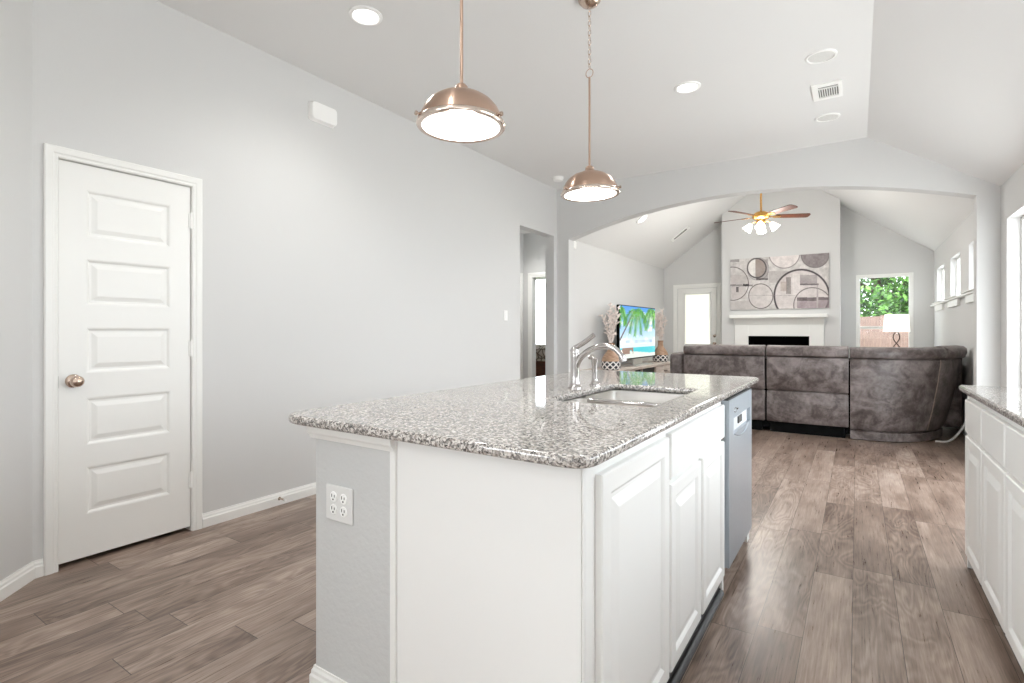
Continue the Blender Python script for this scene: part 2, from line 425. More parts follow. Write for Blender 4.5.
# ---------------------------------------------------------------- trim: baseboards and casings
def base_run(name, pts, h=.083, t=.014, side=1):
    bm = BM(); prof = [(0, 0), (t, 0), (t, h*.62), (t*.72, h*.70), (t*.66, h*.82), (t*.36, h*.92), (t*.3, h), (0, h)]
    P = [Vector(p) for p in pts]; rows = []
    for i, p in enumerate(P):
        d0 = (P[i]-P[i-1]).normalized() if i else (P[1]-P[0]).normalized()
        d1 = (P[i+1]-P[i]).normalized() if i < len(P)-1 else d0
        n0 = Vector((-d0.y, d0.x))*side; n1 = Vector((-d1.y, d1.x))*side; m = (n0+n1).normalized(); m /= max(m.dot(n0), .3)
        rows.append([(p.x+m.x*a, p.y+m.y*a, z) for a, z in prof])
    loft(bm, rows); return struct(name, bm, 'trim')
base_run('baseboard_left', [(XL, 1.608), (XL, 5.19)], side=-1)
base_run('baseboard_corner', [(XL+1.25, -.42), (XL, .83), (XL, .868)], side=-1)
base_run('baseboard_arch', [(XL, 6.016), (XL, YA), (-3.14, YA), (-3.14, YA+T), (-3.33, YA+T), (-3.33, YB), (-3.15, YB)], side=-1)
base_run('baseboard_right', [(XR, 5.95), (XR, YA), (.88, YA), (.88, YA+T), (XR, YA+T), (XR, YB), (FX1, YB), (FX1, FY), (-.46, FY)], side=1)

def casing(parent, axis, face, out, a0, a1, zt, w=.062, t=.018, name='casing'):
    """mitred moulded casing round a doorway: opening a0..a1 up to zt"""
    prof = [(0, 0), (0, t*.55), (w*.12, t*.75), (w*.3, t*.72), (w*.42, t*.95), (w*.9, t), (w, t*.8), (w, 0)]
    bm = BM(); rows = []
    for a, sgn, z in ((a0, -1, 0), (a0, -1, zt), (a1, 1, zt), (a1, 1, 0)):
        r = []
        for u, c in prof:
            aa = a+sgn*u; zz = z+u if z > 0 else 0
            r.append((face+out*c, aa, zz) if axis == 'y' else (aa, face+out*c, zz))
        rows.append(r)
    loft(bm, rows); return finish(name, bm, 'trim', parent)
def rings(bm, f, rects, cap=True):
    """nested rectangles (a0,a1,b0,b1,c) joined in turn; f maps (a,b,c) to world"""
    prev = None
    for a0, a1, b0, b1, c in rects:
        cur = [bm.verts.new(f(a, b, c)) for a, b in ((a0, b0), (a1, b0), (a1, b1), (a0, b1))]
        if prev:
            for i in range(4): bm.faces.new((prev[i], prev[(i+1) % 4], cur[(i+1) % 4], cur[i]))
        prev = cur
    if cap: bm.faces.new(prev)
def inset(r, d, c): return (r[0]+d, r[1]-d, r[2]+d, r[3]-d, c)
def leaf_with_panels(bm, f, a0, a1, z0, z1, t, panels):
    """door leaf: flat stiles and rails with moulded raised panels sunk into them"""
    pa = sorted({p[0] for p in panels})[0]; pb = sorted({p[1] for p in panels})[-1]
    def slab(u0, u1, v0, v1): rings(bm, f, [(u0, u1, v0, v1, 0), (u0, u1, v0, v1, t)]); 
    slab(a0, pa, z0, z1); slab(pb, a1, z0, z1)
    zs = [z0]
    for p in sorted(panels, key=lambda p: p[2]): zs += [p[2], p[3]]
    zs.append(z1)
    for i in range(0, len(zs), 2): slab(pa, pb, zs[i], zs[i+1])
    for p in panels:
        rings(bm, f, [inset(p, 0, t), inset(p, .007, t-.002), inset(p, .016, t-.010), inset(p, .026, t-.010), inset(p, .046, t-.003), inset(p, .05, t-.002)])
# closet door
d1 = structroot('door_1', (XL, 1.235, 0))
f = lambda a, b, c: (XL-.045+c, a, b)
bm = BM(); leaf_with_panels(bm, f, .930, 1.545, .028, 2.044, .04, [(1.04, 1.437, z0, z1) for z0, z1 in ((1.672, 1.918), (1.322, 1.562), (.973, 1.208), (.602, .846), (.246, .490))])
finish('door_leaf', bm, 'trim', d1)
casing(d1, 'y', XL, 1, .925, 1.55, 2.05, .055)
bm = BM()
for a, b in ((.918, .9265), (1.5485, 1.553)): box(bm, XL-.075, XL-.001, a, b, 0, 2.055)
box(bm, XL-.075, XL-.001, .918, 1.553, 2.049, 2.056); finish('jamb', bm, 'trim', d1)
for zc in (1.845, 1.085, .305):
    bm = BM(); lathe(bm, [(.0065, -.045), (.0065, .045)], (XL+.004, 1.548, zc), seg=12)
    lathe(bm, [(.004, .045), (.005, .05), (.002, .053)], (XL+.004, 1.548, zc), seg=10); box(bm, XL-.004, XL+.001, 1.535, 1.548, zc-.045, zc+.045)
    finish('hinge', bm, 'plastic', d1, 40)
bm = BM(); lathe(bm, [(.0, -.006), (.033, -.005), (.034, .0), (.026, .008), (.012, .012), (.011, .028), (.022, .036), (.029, .047), (.028, .058), (.02, .066), (.0005, .069)], (XL-.003, .988, .937), 'x', 28)
finish('knob', bm, 'nickel', d1, 50)
bm = BM(); box(bm, XL-.03, XL-.004, .9270, .9295, .905, .965); finish('latch', bm, 'slot', d1)

# hall doors
d2 = structroot('door_2', (-3.88, HY, 0))
casing(d2, 'x', HY, -1, -4.295, -3.52, 2.035, .075, .02)
bm = BM(); box(bm, -4.312, -4.294, HY-.004, HY+.104, 0, 2.05); box(bm, -3.521, -3.5, HY-.004, HY+.104, 0, 2.05); box(bm, -4.312, -3.5, HY-.004, HY+.104, 2.034, 2.05); finish('jamb', bm, 'trim', d2)
d3 = structroot('door_3', (HX, 6.6, 0))
casing(d3, 'y', HX, 1, 6.22, 6.98, 2.035, .075, .02)
f = lambda a, b, c: (HX-.02+c, a, b)
bm = BM(); leaf_with_panels(bm, f, 6.225, 6.975, .02, 2.03, .03, [(6.34, 6.86, z, z+.25) for z in (.25, .6, .95, 1.3, 1.66)]); finish('door_leaf', bm, 'trim', d3)

# back door with a glazed panel
d4 = structroot('door_4', (-2.68, YB, 0))
casing(d4, 'x', YB, -1, -3.06, -2.295, 2.05, .08, .02)
f = lambda a, b, c: (a, YB+.04-c, b)
bm = BM(); gx0, gx1, gz0, gz1 = -2.905, -2.425, .30, 1.93
for r in ((-3.05, gx0, .01, 2.04), (gx1, -2.303, .01, 2.04), (gx0, gx1, .01, gz0), (gx0, gx1, gz1, 2.04)):
    rings(bm, f, [(*r, 0), (*r, .04)])
finish('door_leaf', bm, 'trim', d4)
bm = BM(); w = .032
for a, b, c, d in ((gx0-w, gx0+.004, gz0-w, gz1+w), (gx1-.004, gx1+w, gz0-w, gz1+w), (gx0-w, gx1+w, gz0-w, gz0+.004), (gx0-w, gx1+w, gz1-.004, gz1+w)):
    box(bm, a, b, YB-.014, YB+.004, c, d, .005)
finish('glass_frame', bm, 'trim', d4)
bm = BM(); box(bm, gx0, gx1, YB+.010, YB+.013, gz0, gz1); finish('blind', bm, 'blind', d4)
bm = BM(); box(bm, gx0, gx1, YB+.003, YB+.006, gz0, gz1); finish('pane', bm, 'glass', d4)
bm = BM(); lathe(bm, [(.0, .002), (.03, 0), (.03, -.008), (.012, -.012), (.012, -.03), (.027, -.045), (.027, -.055), (.001, -.062)], (-2.335, YB-.001, .945), 'y', 20); finish('knob', bm, 'nickel', d4, 40)
bm = BM(); lathe(bm, [(.0, .002), (.03, 0), (.028, -.012), (.02, -.016), (.001, -.016)], (-2.335, YB-.001, 1.095), 'y', 20); finish('deadbolt', bm, 'nickel', d4, 40)

# ---------------------------------------------------------------- windows
def window(name, axis, c_in, c_out, a0, a1, z0, z1, fw=.045, rail=None, mull=(), dep=.65):
    """frame set towards the outside of the wall, clear panes"""
    mid = c_in+(c_out-c_in)*dep; th = .03*(1 if c_out > c_in else -1)
    def bx(bm, p, q, u, v, d0, d1, bev=.004):
        if axis == 'y': box(bm, d0, d1, p, q, u, v, bev)
        else: box(bm, p, q, d0, d1, u, v, bev)
    root = structroot(name, ((mid, (a0+a1)/2, z0) if axis == 'y' else ((a0+a1)/2, mid, z0)))
    bm = BM()
    bx(bm, a0, a0+fw, z0, z1, mid-th, mid+th); bx(bm, a1-fw, a1, z0, z1, mid-th, mid+th)
    bx(bm, a0+fw, a1-fw, z0, z0+fw, mid-th, mid+th, 0); bx(bm, a0+fw, a1-fw, z1-fw, z1, mid-th, mid+th, 0)
    for m in mull: bx(bm, m-fw*.6, m+fw*.6, z0+fw, z1-fw, mid-th, mid+th)
    finish('window_frame', bm, 'trim', root)
    if rail:
        bm = BM(); bx(bm, a0+fw, a1-fw, rail-.022, rail+.022, mid-th*1.1, mid+th*.8); finish('meeting_rail', bm, 'trim', root)
    bm = BM(); bx(bm, a0+fw*.6, a1-fw*.6, z0+fw*.6, z1-fw*.6, mid-.002, mid+.002, 0); finish('pane', bm, 'glass', root)
    return root
window('window_1', 'y', XR, XR+.14, *RW, .036, mull=(4.81,), dep=.82)
w2 = window('window_2', 'x', YB, YB+.14, *BW, .058, rail=1.245, dep=.24)
bm = BM(); box(bm, -.06, .82, YB-.03, YB+.06, .47, .50, .006); finish('sill', bm, 'trim', w2)
for i, (a, b) in enumerate(CW): window('window_%d' % (i+3), 'y', XR, XR+.14, a, b, *CZ, .03)
window('window_6', 'x', -3.18, -3.3, -1.8, -.6, 1.0, 2.2, .06)  # unseen window added to let light in behind the camera
window('window_9', 'y', XL+1.25, XL+1.13, -2.6, -.9, .9, 2.2, .05)  # invented window, put in to light the right cabinets
window('window_8', 'y', XR, XR+.14, 1.4, 3.2, 1.06, 2.122, .05, mull=(2.3,))  # unseen window added to light the island side and ceiling
window('window_7', 'x', 11.0, 11.1, -7.3, -5.1, .35, 2.5, .05)
# ledge under the three high windows, with a block below each
bm = BM(); box(bm, XR-.05, XR, 6.6, YB, CZ[0]-.03, CZ[0]-.006, .004); struct('trim_1', bm, 'trim')
for i, (a, b) in enumerate(CW):
    bm = BM(); box(bm, XR-.07, XR+.02, a-.05, b+.05, CZ[0]-.006, CZ[0]+.004, .003); box(bm, XR-.03, XR, a-.01, b+.01, CZ[0]-.115, CZ[0]-.03, .005); struct('trim_%d' % (i+2), bm, 'trim')

# ---------------------------------------------------------------- fireplace surround and mantel, painting
ms = thing('fireplace_surround', (-1.16, FY, 0), 'white painted fireplace surround with mantel shelf below the abstract painting', 'fireplace')
bm = BM()
for a, b, u, v in ((-1.865, -1.64, 0, 1.36), (-.68, -.465, 0, 1.36), (-1.64, -.68, 1.10, 1.36)): box(bm, a, b, FY-.045, FY-.001, u, v, .004)
finish('surround', bm, 'trim', ms)
bm = BM(); prism(bm, [(FY-.045, 1.30), (FY-.055, 1.30), (FY-.075, 1.335), (FY-.10, 1.36), (FY-.14, 1.40), (FY-.15, 1.42), (FY-.001, 1.42), (FY-.001, 1.36), (FY-.045, 1.36)], 'x', -1.87, -.46); finish('crown_moulding', bm, 'trim', ms)
bm = BM(); box(bm, -1.935, -.405, FY-.19, FY-.001, 1.42, 1.478, .006); finish('mantel_shelf', bm, 'trim', ms)
bm = BM()
for a, b, c, d, e, g in ((-1.64, -1.62, FY, FY+.45, .22, 1.1), (-.70, -.68, FY, FY+.45, .22, 1.1), (-1.64, -.68, FY+.43, FY+.45, .22, 1.1), (-1.64, -.68, FY, FY+.45, 1.08, 1.1), (-1.64, -.68, FY, FY+.45, .22, .24)): box(bm, a, b, c, d, e, g)
finish('firebox', bm, 'black', ms)
bm = BM(); box(bm, -1.9, -.43, FY-.48, FY-.046, 0, .1, .01); finish('hearth', bm, 'trim', ms)

def picture_grid(name, parent, f, nu, nv, fn, mat):
    """a grid of small faces carrying the picture's own colours"""
    bm = BM(); lay = bm.loops.layers.float_color.new('picture')
    vs = [[bm.verts.new(f(i/nu, j/nv)) for i in range(nu+1)] for j in range(nv+1)]
    for j in range(nv):
        for i in range(nu):
            fc = bm.faces.new((vs[j][i], vs[j][i+1], vs[j+1][i+1], vs[j+1][i])); c = fn((i+.5)/nu, (j+.5)/nv)
            for l in fc.loops: l[lay] = c
    return finish(name, bm, mat, parent)
def hash2(a, b): return (math.sin(a*127.1+b*311.7)*43758.5453) % 1
def vnoise(x, y):
    i, j = math.floor(x), math.floor(y); u, v = x-i, y-j; u, v = u*u*(3-2*u), v*v*(3-2*v)
    return (hash2(i, j)*(1-u)+hash2(i+1, j)*u)*(1-v)+(hash2(i, j+1)*(1-u)+hash2(i+1, j+1)*u)*v
def lerp(a, b, t): return tuple(p+(q-p)*t for p, q in zip(a, b))
def art(u, v):
    x = 97+833*u; top = 135-60*u; y = top+v*(430+35*u)           # the sketch's own units
    n = vnoise(u*26, v*13)*.6+vnoise(u*70, v*36)*.4
    c = lerp((172, 168, 166), (232, 228, 225), .25+.75*n)
    def ring(cx, cy, r, w, col, a=1.0, lo=None, hi=None):
        nonlocal c
        d = abs(math.hypot(x-cx, y-cy)-r)
        if d < w and (lo is None or lo < y < hi): c = lerp(c, col, a*min(1, (w-d)/w*1.8))
    def disc(cx, cy, r, col, a=.8, test=True):
        nonlocal c
        if math.hypot(x-cx, y-cy) < r and test: c = lerp(c, col, a*(.55+.6*n))
    def rect(x0, x1, y0, y1, col, a=.8):
        nonlocal c
        if x0 < x < x1 and y0 < y < y1: c = lerp(c, col, a*(.5+.7*n))
    if 440 < x < 620 and 230 < y < 330: c = lerp(c, (150, 142, 142), .6*n)
    if y > 490-30*u and x < 330: c = lerp(c, (168, 158, 156), .6*n)
    rect(97, 180, 120, 155, (150, 145, 145)); rect(105, 270, 265, 350, (190, 182, 180)); rect(110, 245, 362, 470, (196, 186, 184), .6)
    rect(330, 432, 130, 305, (150, 142, 142), .8)
    disc(570, 75, 128, (238, 230, 228), .95); disc(820, 90, 108, (128, 118, 120), .95)
    disc(335, 205, 76, (236, 232, 228), .9, x < 322); disc(335, 205, 76, (160, 146, 138), .9, x >= 322)
    disc(370, 445, 104, (214, 206, 203), .8)
    if math.hypot(x-710, y-440) < 215: c = lerp(c, (222, 212, 210), .6)
    rect(700, 836, 262, 346, (150, 140, 142)); rect(586, 626, 282, 425, (116, 108, 106)); rect(540, 590, 320, 400, (176, 160, 150), .7)
    rect(640, 700, 250, 430, (236, 230, 228), .6)
    ring(120, 340, 142, 5, (110, 102, 102)); ring(335, 205, 82, 8, (84, 78, 78)); ring(345, 212, 96, 4, (130, 124, 124), .7)
    ring(370, 445, 105, 5, (104, 96, 96)); ring(570, 75, 130, 6, (140, 132, 132), .8); ring(820, 90, 110, 6, (120, 112, 114), .9)
    ring(710, 440, 222, 10, (70, 64, 66)); ring(800, 520, 150, 6, (130, 122, 122))
    rect(676, 832, 456, 545, (164, 148, 152), .9); rect(676, 832, 452, 482, (92, 82, 84), .9); rect(846, 930, 450, 545, (148, 132, 136), .9); rect(846, 930, 450, 474, (96, 86, 88), .8)
    rect(97, 300, 346, 362, (110, 102, 102), .7); rect(215, 268, 342, 360, (60, 56, 58), 1); rect(150, 175, 366, 412, (84, 78, 80), .9)
    rect(330, 432, 292, 306, (70, 64, 66), .9); rect(700, 850, 336, 350, (90, 82, 84), .8); rect(270, 660, 436, 440, (150, 142, 142), .7); rect(832, 846, 330, 545, (150, 140, 140), .6)
    return C(*c)
pa = thing('abstract_painting', (-1.165, FY, 1.577), 'wide grey abstract canvas of circles above the white mantel', 'painting')
bm = BM(); box(bm, -1.943, -.391, FY-.04, FY-.002, 1.577, 2.50, .003); finish('canvas', bm, plain('canvas edge', C(200, 194, 190), .8), pa)
picture_grid('picture_face', pa, lambda u, v: (-1.943+1.552*u, FY-.0415, 2.50-.923*v), 250, 150, art, 'canvas')

# ---------------------------------------------------------------- kitchen island
IX = -.503                                           # face of the island doors
def cab_door(bm, f, a0, a1, b0, b1, t=.019, fr=.058, raised=True):
    r = (a0, a1, b0, b1)
    L = [inset(r, 0, 0), inset(r, 0, t-.004), inset(r, .004, t)]
    if raised: L += [inset(r, fr-.006, t), inset(r, fr, t-.004), inset(r, fr+.006, t-.009), inset(r, fr+.016, t-.009), inset(r, fr+.042, t-.001), inset(r, fr+.046, t)]
    rings(bm, f, L); bm.faces.new([bm.verts.new(f(a, b, 0)) for a, b in ((a0, b0), (a0, b1), (a1, b1), (a1, b0))])
fI = lambda a, b, c: (IX-.019+c, a, b)
TOE = .085
ca = thing('base_cabinet', (-.8, 1.4, 0), 'white island cabinet with a tall raised panel door at its near end', 'cabinet')
bm = BM(); box(bm, -1.12, IX-.0195, 1.098, 1.70, TOE, .8835); finish('carcass', bm, 'cab', ca)
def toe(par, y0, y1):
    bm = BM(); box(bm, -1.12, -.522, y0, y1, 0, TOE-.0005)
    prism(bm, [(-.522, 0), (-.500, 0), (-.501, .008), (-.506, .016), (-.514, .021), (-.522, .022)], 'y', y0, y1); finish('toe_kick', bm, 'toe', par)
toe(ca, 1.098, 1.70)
bm = BM(); cab_door(bm, fI, 1.152, 1.684, .072, .848); finish('door', bm, 'cab', ca)
bm = BM(); box(bm, -1.118, -.528, 1.088, 1.0975, .0, .8835); finish('end_panel', bm, 'cab', ca)
bm = BM(); box(bm, -1.142, -1.119, 1.080, 1.094, 0, .8835, .003); finish('corner_trim', bm, 'cab', ca)
bm = BM(); box(bm, -.5275, IX-.0195, 1.090, 1.0975, 0, .8835, .002); finish('corner_trim', bm, 'cab', ca)
cb = thing('sink_cabinet', (-.8, 2.1, 0), 'white island sink cabinet with one wide false drawer front over two doors', 'cabinet')
bm = BM(); box(bm, -1.12, IX-.0195, 1.7015, 1.715, TOE, .8835); box(bm, -.56, IX-.0195, 2.525, 2.539, TOE, .8835); box(bm, -1.12, -.56, 2.592, 2.602, TOE, .8835); box(bm, -1.12, -1.10, 1.7155, 2.5915, TOE, .8835); box(bm, -1.0995, IX-.0195, 1.7155, 2.5245, TOE, TOE+.02)
box(bm, IX-.0385, IX-.0195, 1.7155, 2.5245, .68, .8835); box(bm, IX-.0385, IX-.0195, 1.7155, 1.76, TOE+.0205, .6795); box(bm, IX-.0385, IX-.0195, 2.08, 2.14, TOE+.0205, .6795); box(bm, IX-.0385, IX-.0195, 2.48, 2.5245, TOE+.0205, .6795)
finish('carcass', bm, 'cab', cb)
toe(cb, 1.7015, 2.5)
bm = BM(); box(bm, -1.1, IX-.008, 2.505, 2.539, 0, TOE-.0005, .003); finish('foot', bm, 'cab', cb)
bm = BM(); cab_door(bm, fI, 1.708, 2.522, .705, .855, fr=.02, raised=False); finish('false_drawer_front', bm, 'cab', cb)
for a, b in ((1.708, 2.095), (2.128, 2.522)):
    bm = BM(); cab_door(bm, fI, a, b, .075, .688, fr=.052); finish('door', bm, 'cab', cb)
for y, z in ((1.695, .838), (2.531, .70)):
    bm = BM(); lathe(bm, [(.0, -.004), (.007, -.003), (.007, .004), (.004, .006), (.0005, .006)], (IX-.014, y, z), 'x', 12); finish('door_bumper', bm, 'nickel', cb)

dw = thing('dishwasher', (-.8, 2.87, 0), 'stainless steel dishwasher built into the far end of the island', 'dishwasher')
bm = BM(); box(bm, -1.12, IX-.022, 2.605, 3.172, .1, .874); finish('tub', bm, 'slot', dw)
DX = -.490; y0, y1 = 2.556, 3.168
bm = BM(); pz0, pz1, py0, py1 = .70, .775, 2.66, 3.11
for a, b, u, v in ((y0, py0, .098, .868), (py1, y1, .098, .868), (py0, py1, .098, pz0), (py0, py1, pz1, .868)): box(bm, IX-.0215, DX, a, b, u, v)
finish('door_panel', bm, 'dwsteel', dw)
bm = BM(); box(bm, IX-.0215, DX-.016, py0, py1, pz0, pz1); finish('handle_pocket', bm, plain('pale handle pocket', C(226, 228, 232), .4), dw)
bm = BM(); box(bm, DX-.0155, DX-.010, 2.84, 2.94, .722, .758, .002); finish('display', bm, 'slot', dw)
bm = BM(); pts = [(DX, 2.68+.41*i/20, pz0-.004-.03*math.sin(PI*i/20)) for i in range(21)]; tube(bm, pts, .004, 8); finish('handle_lip', bm, 'dwsteel', dw, 60)
bm = BM(); pts = [(DX+.0005, 2.70+.028*math.cos(2*PI*i/20), .81+.011*math.sin(2*PI*i/20)) for i in range(20)]; tube(bm, pts, .0015, 6, True); box(bm, DX, DX+.001, 2.735, 2.77, .806, .813); finish('emblem', bm, 'chrome', dw)
bm = BM(); box(bm, IX-.02, DX-.004, y0, y1, .8685, .8745); finish('control_edge', bm, 'slot', dw)
bm = BM(); box(bm, -1.1, -.57, 2.61, 3.172, .0, .095); finish('kick_plate', bm, 'slot', dw)


# drywall half wall that carries the dining side of the worktop
bm = BM(); box(bm, -1.50, -1.143, 1.09, 3.245, 0, .8835, .004); wi = struct('wall_island', bm, paint('island wall paint', C(206, 207, 206), .75, .5, 60))
bm = BM(); prism(bm, [(1.09, .838), (1.078, .838), (1.074, .85), (1.066, .858), (1.062, .8832), (1.09, .8832)], 'x', -1.513, -1.122)
prism(bm, [(-1.5, .838), (-1.506, .838), (-1.508, .85), (-1.511, .858), (-1.513, .8832), (-1.5, .8832)], 'y', 1.0905, 3.25); struct('trim_5', bm, 'trim')
base_run('baseboard_island', [(-1.5, 3.2), (-1.5, 1.09), (-1.143, 1.09)], h=.083, side=-1)

bm = BM(); box(bm, -1.1425, -.515, 3.182, 3.245, 0, .8835, .003); finish('end_panel', bm, 'cab', wi)
# worktops with rounded edges (curve with an opening for the sink)
def rounded(pts, rad, n=6):
    out = []; m = len(pts)
    for i, (p, r) in enumerate(zip(pts, rad)):
        p = Vector(p); a = (Vector(pts[i-1])-p).normalized(); b = (Vector(pts[(i+1) % m])-p).normalized()
        if r == 0: out.append(p); continue
        for k in range(n+1):
            t = k/n; q0 = p+a*r; q1 = p+b*r; out.append(q0*(1-t)**2+p*2*t*(1-t)+q1*t*t)
    return out
def slab_mesh(name, loops, z0, z1, bev):
    cu = bpy.data.curves.new(name, 'CURVE'); cu.dimensions = '2D'; cu.fill_mode = 'BOTH'
    cu.bevel_depth = bev; cu.bevel_resolution = 3; cu.extrude = (z1-z0)/2-bev; cu.offset = -bev
    for L in loops:
        sp = cu.splines.new('POLY'); sp.points.add(len(L)-1); sp.use_cyclic_u = True
        for q, p in zip(sp.points, L): q.co = (p[0], p[1], 0, 1)
    o = bpy.data.objects.new(name, cu); COL.objects.link(o)
    me = bpy.data.meshes.new_from_object(o.evaluated_get(bpy.context.evaluated_depsgraph_get()))
    bpy.data.objects.remove(o); t = bmesh.new(); t.from_mesh(me); bpy.data.meshes.remove(me); bpy.data.curves.remove(cu)
    bmesh.ops.remove_doubles(t, verts=t.verts[:], dist=1e-4)
    bm = BM(); merge(bm, t, Matrix.Translation((0, 0, (z0+z1)/2)))
    return bm
HX0, HX1, HY0, HY1 = -1.06, -.63, 1.845, 2.57
outer = rounded([(-1.625, 1.03), (-.485, 1.03), (-.485, 3.44), (-1.625, 3.44)], [.11, .075, .06, .08])
hole = rounded([(HX0, HY0), (HX0, HY1), (HX1, HY1), (HX1, HY0)], [.035]*4)
bm = slab_mesh('slab', [outer, hole], .884, .914, .011)
single('island_worktop', bm, 'granite', (-1.05, 2.2, .884), 'speckled white and grey granite worktop of the kitchen island', 'countertop', smooth=40)

# sink, tap, side sprayer
sk = thing('kitchen_sink', (-.835, 2.245, .67), 'double bowl stainless steel sink set under the island granite', 'sink')
YD = 2.19
def basin(y0, y1, depth):
    bm = BM(); ztop = .8835; rows = []
    for d, z in ((-.014, ztop-.001), (0, ztop-.001), (0.0, ztop-.02), (.006, ztop-depth*.6), (.014, ztop-depth*.85), (.03, ztop-depth*.97), (.06, ztop-depth)):
        L = rounded([(HX0-.004+d, y0+d), (HX0-.004+d, y1-d), (HX1+.004-d, y1-d), (HX1+.004-d, y0+d)], [.06]*4)
        rows.append([(p[0], p[1], z) for p in L])
    loft(bm, rows, True, False); bm.faces.new([bm.verts.new(p) for p in rows[-1]])
    return bm
for a, b in ((HY0-.002, YD-.012), (YD+.012, HY1+.002)):
    bm = basin(a, b, .19); finish('bowl', bm, 'steel', sk, 40)
    bm = BM(); lathe(bm, [(.0, .001), (.028, .001), (.043, .004), (.045, .0005)], (-.835, (a+b)/2, .694), seg=24, cap=False); finish('drain', bm, 'chrome', sk, 40)
bm = BM(); box(bm, HX0-.004, HX1+.004, YD-.015, YD+.015, .862, .8828, .006, 3); finish('divider', bm, 'chrome', sk, 40)
fx, fy = -1.145, 2.29
fa = thing('kitchen_faucet', (fx, fy, .914), 'chrome single lever kitchen faucet arching over the island sink', 'faucet')
bm = BM(); lathe(bm, [(.0, 0), (.034, 0), (.034, .006), (.028, .014), (.0235, .03), (.0215, .06), (.021, .15), (.022, .165), (.019, .172), (.001, .174)], (fx, fy, .914), seg=28); finish('body', bm, 'chrome', fa, 35)
bm = BM(); sp = curve_pts([(fx+.005, fy, 1.01), (fx+.03, fy, 1.060), (fx+.085, fy, 1.102), (fx+.15, fy, 1.118), (fx+.205, fy, 1.108), (fx+.240, fy, 1.076)], 8)
tube(bm, sp, [.0148-.0018*(i/len(sp)) for i in range(len(sp))], 16); finish('spout', bm, 'chrome', fa, 50)
bm = BM(); e = Vector((fx+.240, fy, 1.076)); tube(bm, [e+Vector((-.002, 0, .004)), e+Vector((.004, 0, -.012)), e+Vector((.008, 0, -.026))], [.0155, .0165, .0152], 16); finish('spray_head', bm, 'chrome', fa, 40)
bm = BM(); lv = curve_pts([(fx-.012, fy, 1.088), (fx+.004, fy, 1.108), (fx+.05, fy, 1.135), (fx+.102, fy, 1.172)], 6)
tube(bm, lv, [.012 if i > 8 else .017-.0006*i for i in range(len(lv))], 12); lathe(bm, [(.0, -.002), (.02, 0), (.021, .02), (.014, .034), (.001, .04)], (fx-.001, fy, 1.078), seg=20); finish('lever', bm, 'chrome', fa, 50)
spx, spy = -1.125, 2.475
ss = thing('side_sprayer', (spx, spy, .914), 'small chrome side sprayer standing behind the faucet', 'sprayer')
bm = BM(); lathe(bm, [(.0, 0), (.026, 0), (.026, .006), (.019, .014), (.0155, .03), (.001, .031)], (spx, spy, .914), seg=22); finish('holder', bm, 'chrome', ss, 40)
bm = BM(); lathe(bm, [(.013, 0), (.012, .02), (.0135, .06), (.017, .09), (.0185, .10), (.001, .103)], (spx, spy, .945), seg=20); tube(bm, [(spx+.008, spy, 1.04), (spx-.012, spy, 1.056), (spx-.03, spy, 1.055)], [.012, .014, .012], 12); finish('spray_head', bm, 'chrome', ss, 40)

# wall plates
def smile_outlet(bm, x, z, y):
    lathe(bm, [(.0, .0), (.0165, 0), (.0165, -.002), (.0155, -.003), (.001, -.003)], (x, y, z), 'y', 20)
ol = thing('power_outlet', (-1.374, 1.09, .64), 'white four socket power outlet plate on the grey island end wall', 'outlet')
bm = BM(); box(bm, -1.438, -1.310, 1.0835, 1.0899, .583, .697, .004); finish('plate', bm, paint('shaded outlet plastic', C(226, 226, 224), .4), ol)  # plate greyed: its weaker light is put into the colour
for px in (-1.398, -1.350):
    for pz in (.660, .620):
        bm = BM(); smile_outlet(bm, px, pz, 1.0836); sk_ = finish('socket', bm, 'plastic', ol, 40)
        bm = BM(); box(bm, px-.0075, px-.005, 1.0798, 1.0812, pz-.001, pz+.009); box(bm, px+.005, px+.0075, 1.0798, 1.0812, pz-.001, pz+.007); lathe(bm, [(.0, 0), (.003, 0), (.003, -.0012), (.0005, -.0012)], (px, 1.0810, pz-.008), 'y', 10); finish('slot', bm, 'slot', sk_)
lw = thing('light_switch', (XL, 4.885, 1.365), 'white wall switch plate beside the hall opening', 'switch')
bm = BM(); box(bm, XL+.0005, XL+.007, 4.85, 4.92, 1.308, 1.422, .003); finish('plate', bm, 'plastic', lw)
bm = BM(); box(bm, XL+.0072, XL+.010, 4.868, 4.902, 1.332, 1.398, .002); finish('rocker', bm, 'plastic', lw)
ch = thing('door_chime', (XL, 2.47, 2.79), 'white rounded chime box high on the left wall', 'chime')
def rounded_box_x(bm, x0, x1, y0, y1, z0, z1, r):
    L = rounded([(y0, z0), (y1, z0), (y1, z1), (y0, z1)], [r]*4); s = .012; yc, zc = (y0+y1)/2, (z0+z1)/2
    def sc(k, x): return [(x, yc+(p[0]-yc)*k, zc+(p[1]-zc)*k) for p in L]
    loft(bm, [sc(1, x0), sc(1, x1-.01), sc(.975, x1-.003), sc(.94, x1)])
bm = BM(); rounded_box_x(bm, XL+.0005, XL+.012, 2.342, 2.570, 2.720, 2.857, .03); finish('back_plate', bm, 'plastic', ch)
bm = BM(); rounded_box_x(bm, XL+.0122, XL+.045, 2.347, 2.565, 2.725, 2.852, .03); finish('cover', bm, 'plastic', ch, 30)
bm = BM(); tube(bm, [(XL+.0145, 2.11, .045), (XL+.02, 2.11, .045), (XL+.07, 2.11, .045)], [.012, .006, .006], 12); 
ds = thing('door_stop', (XL, 2.11, .045), 'spring door stop fixed to the left baseboard', 'door stop')
finish('spring', bm, 'nickel', ds, 40)
bm = BM(); tube(bm, [(XL+.07, 2.11, .045), (XL+.085, 2.11, .045)], .009, 12); finish('tip', bm, 'plastic', ds, 40)
